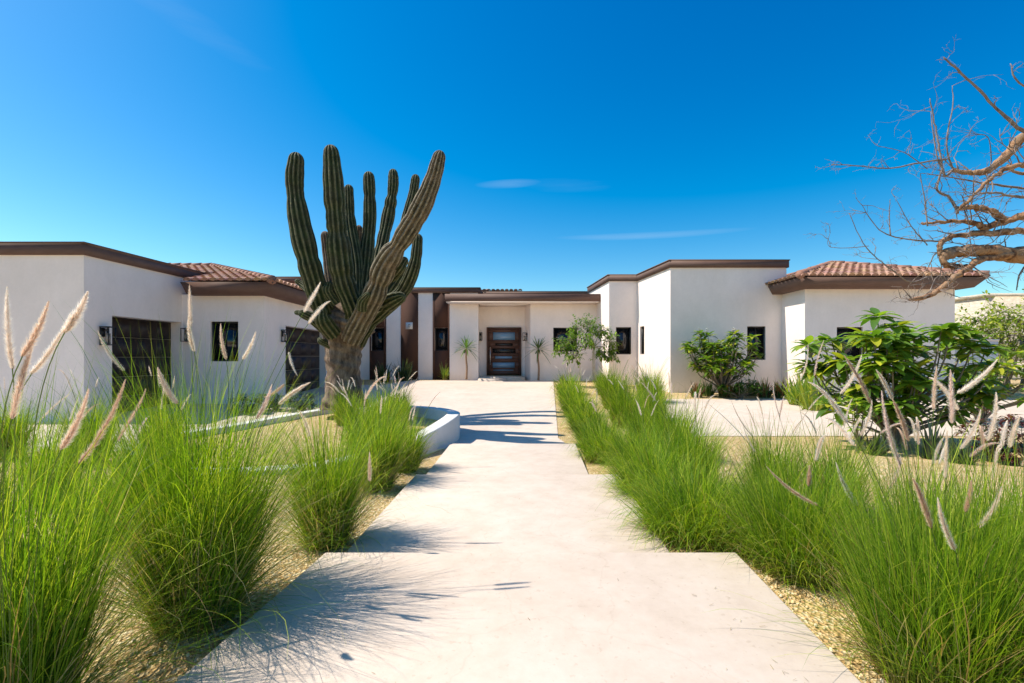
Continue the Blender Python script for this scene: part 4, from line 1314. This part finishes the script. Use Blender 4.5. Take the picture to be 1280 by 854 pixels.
tag(mb.build('gravel_stones', M['pebble']), 'loose tan gravel stones strewn beside the path', 'gravel', kind='stuff')

mb = MB(); rn = np.random.RandomState(9)
for k in range(300):
    y = rn.uniform(1.2, 7.6); zt = .30 if y < 2.95 else (.20 if y < 5.35 else .10)
    e = rn.rand() < .5
    hw = 1.12 if e else 1.08
    x = (-hw + rn.exponential(.22)) if rn.rand() < .55 else (hw - rn.exponential(.22))
    if rn.rand() < .15: x = rn.uniform(-.9, .9)
    a = rn.rand() * PI; l = rn.uniform(.006, .028); w_ = rn.uniform(.0005, .0013)
    dx, dy = math.cos(a) * l, math.sin(a) * l; nx_, ny_ = -math.sin(a) * w_, math.cos(a) * w_
    mb.arr([(x - nx_, y - ny_, zt + .003), (x + nx_, y + ny_, zt + .003), (x + dx + nx_, y + dy + ny_, zt + .006), (x + dx - nx_, y + dy - ny_, zt + .006)], np.array([(0, 1, 2, 3)]), tuple(STRAW[rn.randint(3)] * rn.uniform(.5, 1.0)))
tag(mb.build('leaf_litter', M['pebble']), 'dry grass bits scattered on the pale path slabs', 'leaf litter', kind='stuff')

# ------------------------------------------------------------------ light
EL, SHX, SHY = math.radians(54), 1.0, -.10
hd = Vector((SHX, SHY)).normalized()
sun_dir = Vector((-hd.x * math.cos(EL), -hd.y * math.cos(EL), math.sin(EL)))   # towards the sun
sd = bpy.data.lights.new('Sun', 'SUN'); sd.energy = 4.6; sd.angle = math.radians(.53); sd.color = (1.0, .92, .81)
so = bpy.data.objects.new('Sun', sd); COL.objects.link(so)
so.rotation_euler = sun_dir.to_track_quat('Z', 'Y').to_euler()

w = bpy.data.worlds.new('World'); sc.world = w; w.use_nodes = True
nt = w.node_tree; N = nt.nodes; L_ = nt.links
bg = N['Background']
sky = N.new('ShaderNodeTexSky'); sky.sky_type = 'NISHITA'; sky.sun_disc = False
sky.sun_elevation = EL; sky.sun_rotation = math.atan2(sun_dir.x, sun_dir.y)
sky.air_density = 1.0; sky.dust_density = .7; sky.ozone_density = 3.0; sky.altitude = 0
hs = N.new('ShaderNodeHueSaturation'); hs.inputs['Saturation'].default_value = 1.35; hs.inputs['Value'].default_value = 1.0
L_.new(sky.outputs[0], hs.inputs['Color'])
tn = N.new('ShaderNodeMix'); tn.data_type = 'RGBA'; tn.blend_type = 'MULTIPLY'; tn.inputs[0].default_value = 1; tn.inputs[7].default_value = (.62, 1.05, 1.18, 1); L_.new(hs.outputs[0], tn.inputs[6])
# thin cirrus wisps (in the sky itself)
tc = N.new('ShaderNodeTexCoord')
mp = N.new('ShaderNodeMapping'); mp.inputs['Scale'].default_value = (2.2, 2.2, 26); mp.inputs['Rotation'].default_value = (0, math.radians(4), 0)
L_.new(tc.outputs['Generated'], mp.inputs['Vector'])
nz = N.new('ShaderNodeTexNoise'); nz.inputs['Scale'].default_value = 1.6; nz.inputs['Detail'].default_value = 8; nz.inputs['Roughness'].default_value = .62
L_.new(mp.outputs[0], nz.inputs['Vector'])
rp = N.new('ShaderNodeValToRGB'); rp.color_ramp.elements[0].position = .12; rp.color_ramp.elements[0].color = (0, 0, 0, 1); rp.color_ramp.elements[1].position = .95; rp.color_ramp.elements[1].color = (.15, .15, .15, 1)
sg = N.new('ShaderNodeSeparateXYZ'); L_.new(tc.outputs['Generated'], sg.inputs[0])
def math_(op, a, b=None):
    m_ = N.new('ShaderNodeMath'); m_.operation = op
    for k_, v_ in ((0, a), (1, b)):
        if v_ is None: continue
        if isinstance(v_, (int, float)): m_.inputs[k_].default_value = v_
        else: L_.new(v_, m_.inputs[k_])
    return m_.outputs[0]
def streak(cx, cz, sx, sz, tilt):
    dx = math_('SUBTRACT', sg.outputs[0], cx)
    dz = math_('SUBTRACT', math_('SUBTRACT', sg.outputs[2], cz), math_('MULTIPLY', dx, tilt))
    e = math_('ADD', math_('POWER', math_('ABSOLUTE', math_('DIVIDE', dx, sx)), 2), math_('POWER', math_('ABSOLUTE', math_('DIVIDE', dz, sz)), 2))
    return math_('MAXIMUM', math_('SUBTRACT', 1, e), 0)
msk = math_('ADD', math_('ADD', streak(-.012, .338, .07, .009, .05), streak(.26, .236, .20, .008, -.02)), math_('ADD', math_('MULTIPLY', streak(-.48, .50, .12, .03, -.35), .45), math_('MULTIPLY', streak(.10, .335, .14, .02, -.05), .4)))
fac = math_('MULTIPLY', msk, math_('MULTIPLY', nz.outputs['Fac'], 1.15))
L_.new(fac, rp.inputs['Fac'])
sp_ = N.new('ShaderNodeSeparateColor'); L_.new(tn.outputs[2], sp_.inputs[0])
cb_ = N.new('ShaderNodeCombineColor')
L_.new(math_('MULTIPLY', math_('MAXIMUM', math_('SUBTRACT', sp_.outputs[0], .37), 0.0), 2.6), cb_.inputs[0])
L_.new(math_('MULTIPLY', math_('POWER', sp_.outputs[1], 1.25), 1.02), cb_.inputs[1])
L_.new(math_('MULTIPLY', sp_.outputs[2], 1.2), cb_.inputs[2])
skyc = cb_.outputs[0]
mx = N.new('ShaderNodeMix'); mx.data_type = 'RGBA'
L_.new(rp.outputs[0], mx.inputs[0]); L_.new(skyc, mx.inputs[6]); mx.inputs[7].default_value = (7, 8, 9, 1)
L_.new(mx.outputs[2], bg.inputs['Color'])
bg.inputs['Strength'].default_value = .086

# ------------------------------------------------------------------ camera
cd = bpy.data.cameras.new('Camera'); cam = bpy.data.objects.new('Camera', cd); COL.objects.link(cam)
cam.location = (0, 0, ZC); cam.rotation_euler = (PI / 2, 0, 0)
cd.sensor_width = 36; cd.lens = 36 * F / 1280; cd.shift_y = 20 / 1280; cd.clip_end = 2000; cd.clip_start = .05
sc.camera = cam
vs = sc.view_settings; vs.view_transform = 'Standard'; vs.look = 'None'; vs.exposure = .52; vs.gamma = 1
try: vs.use_curve_mapping = False
except Exception: pass
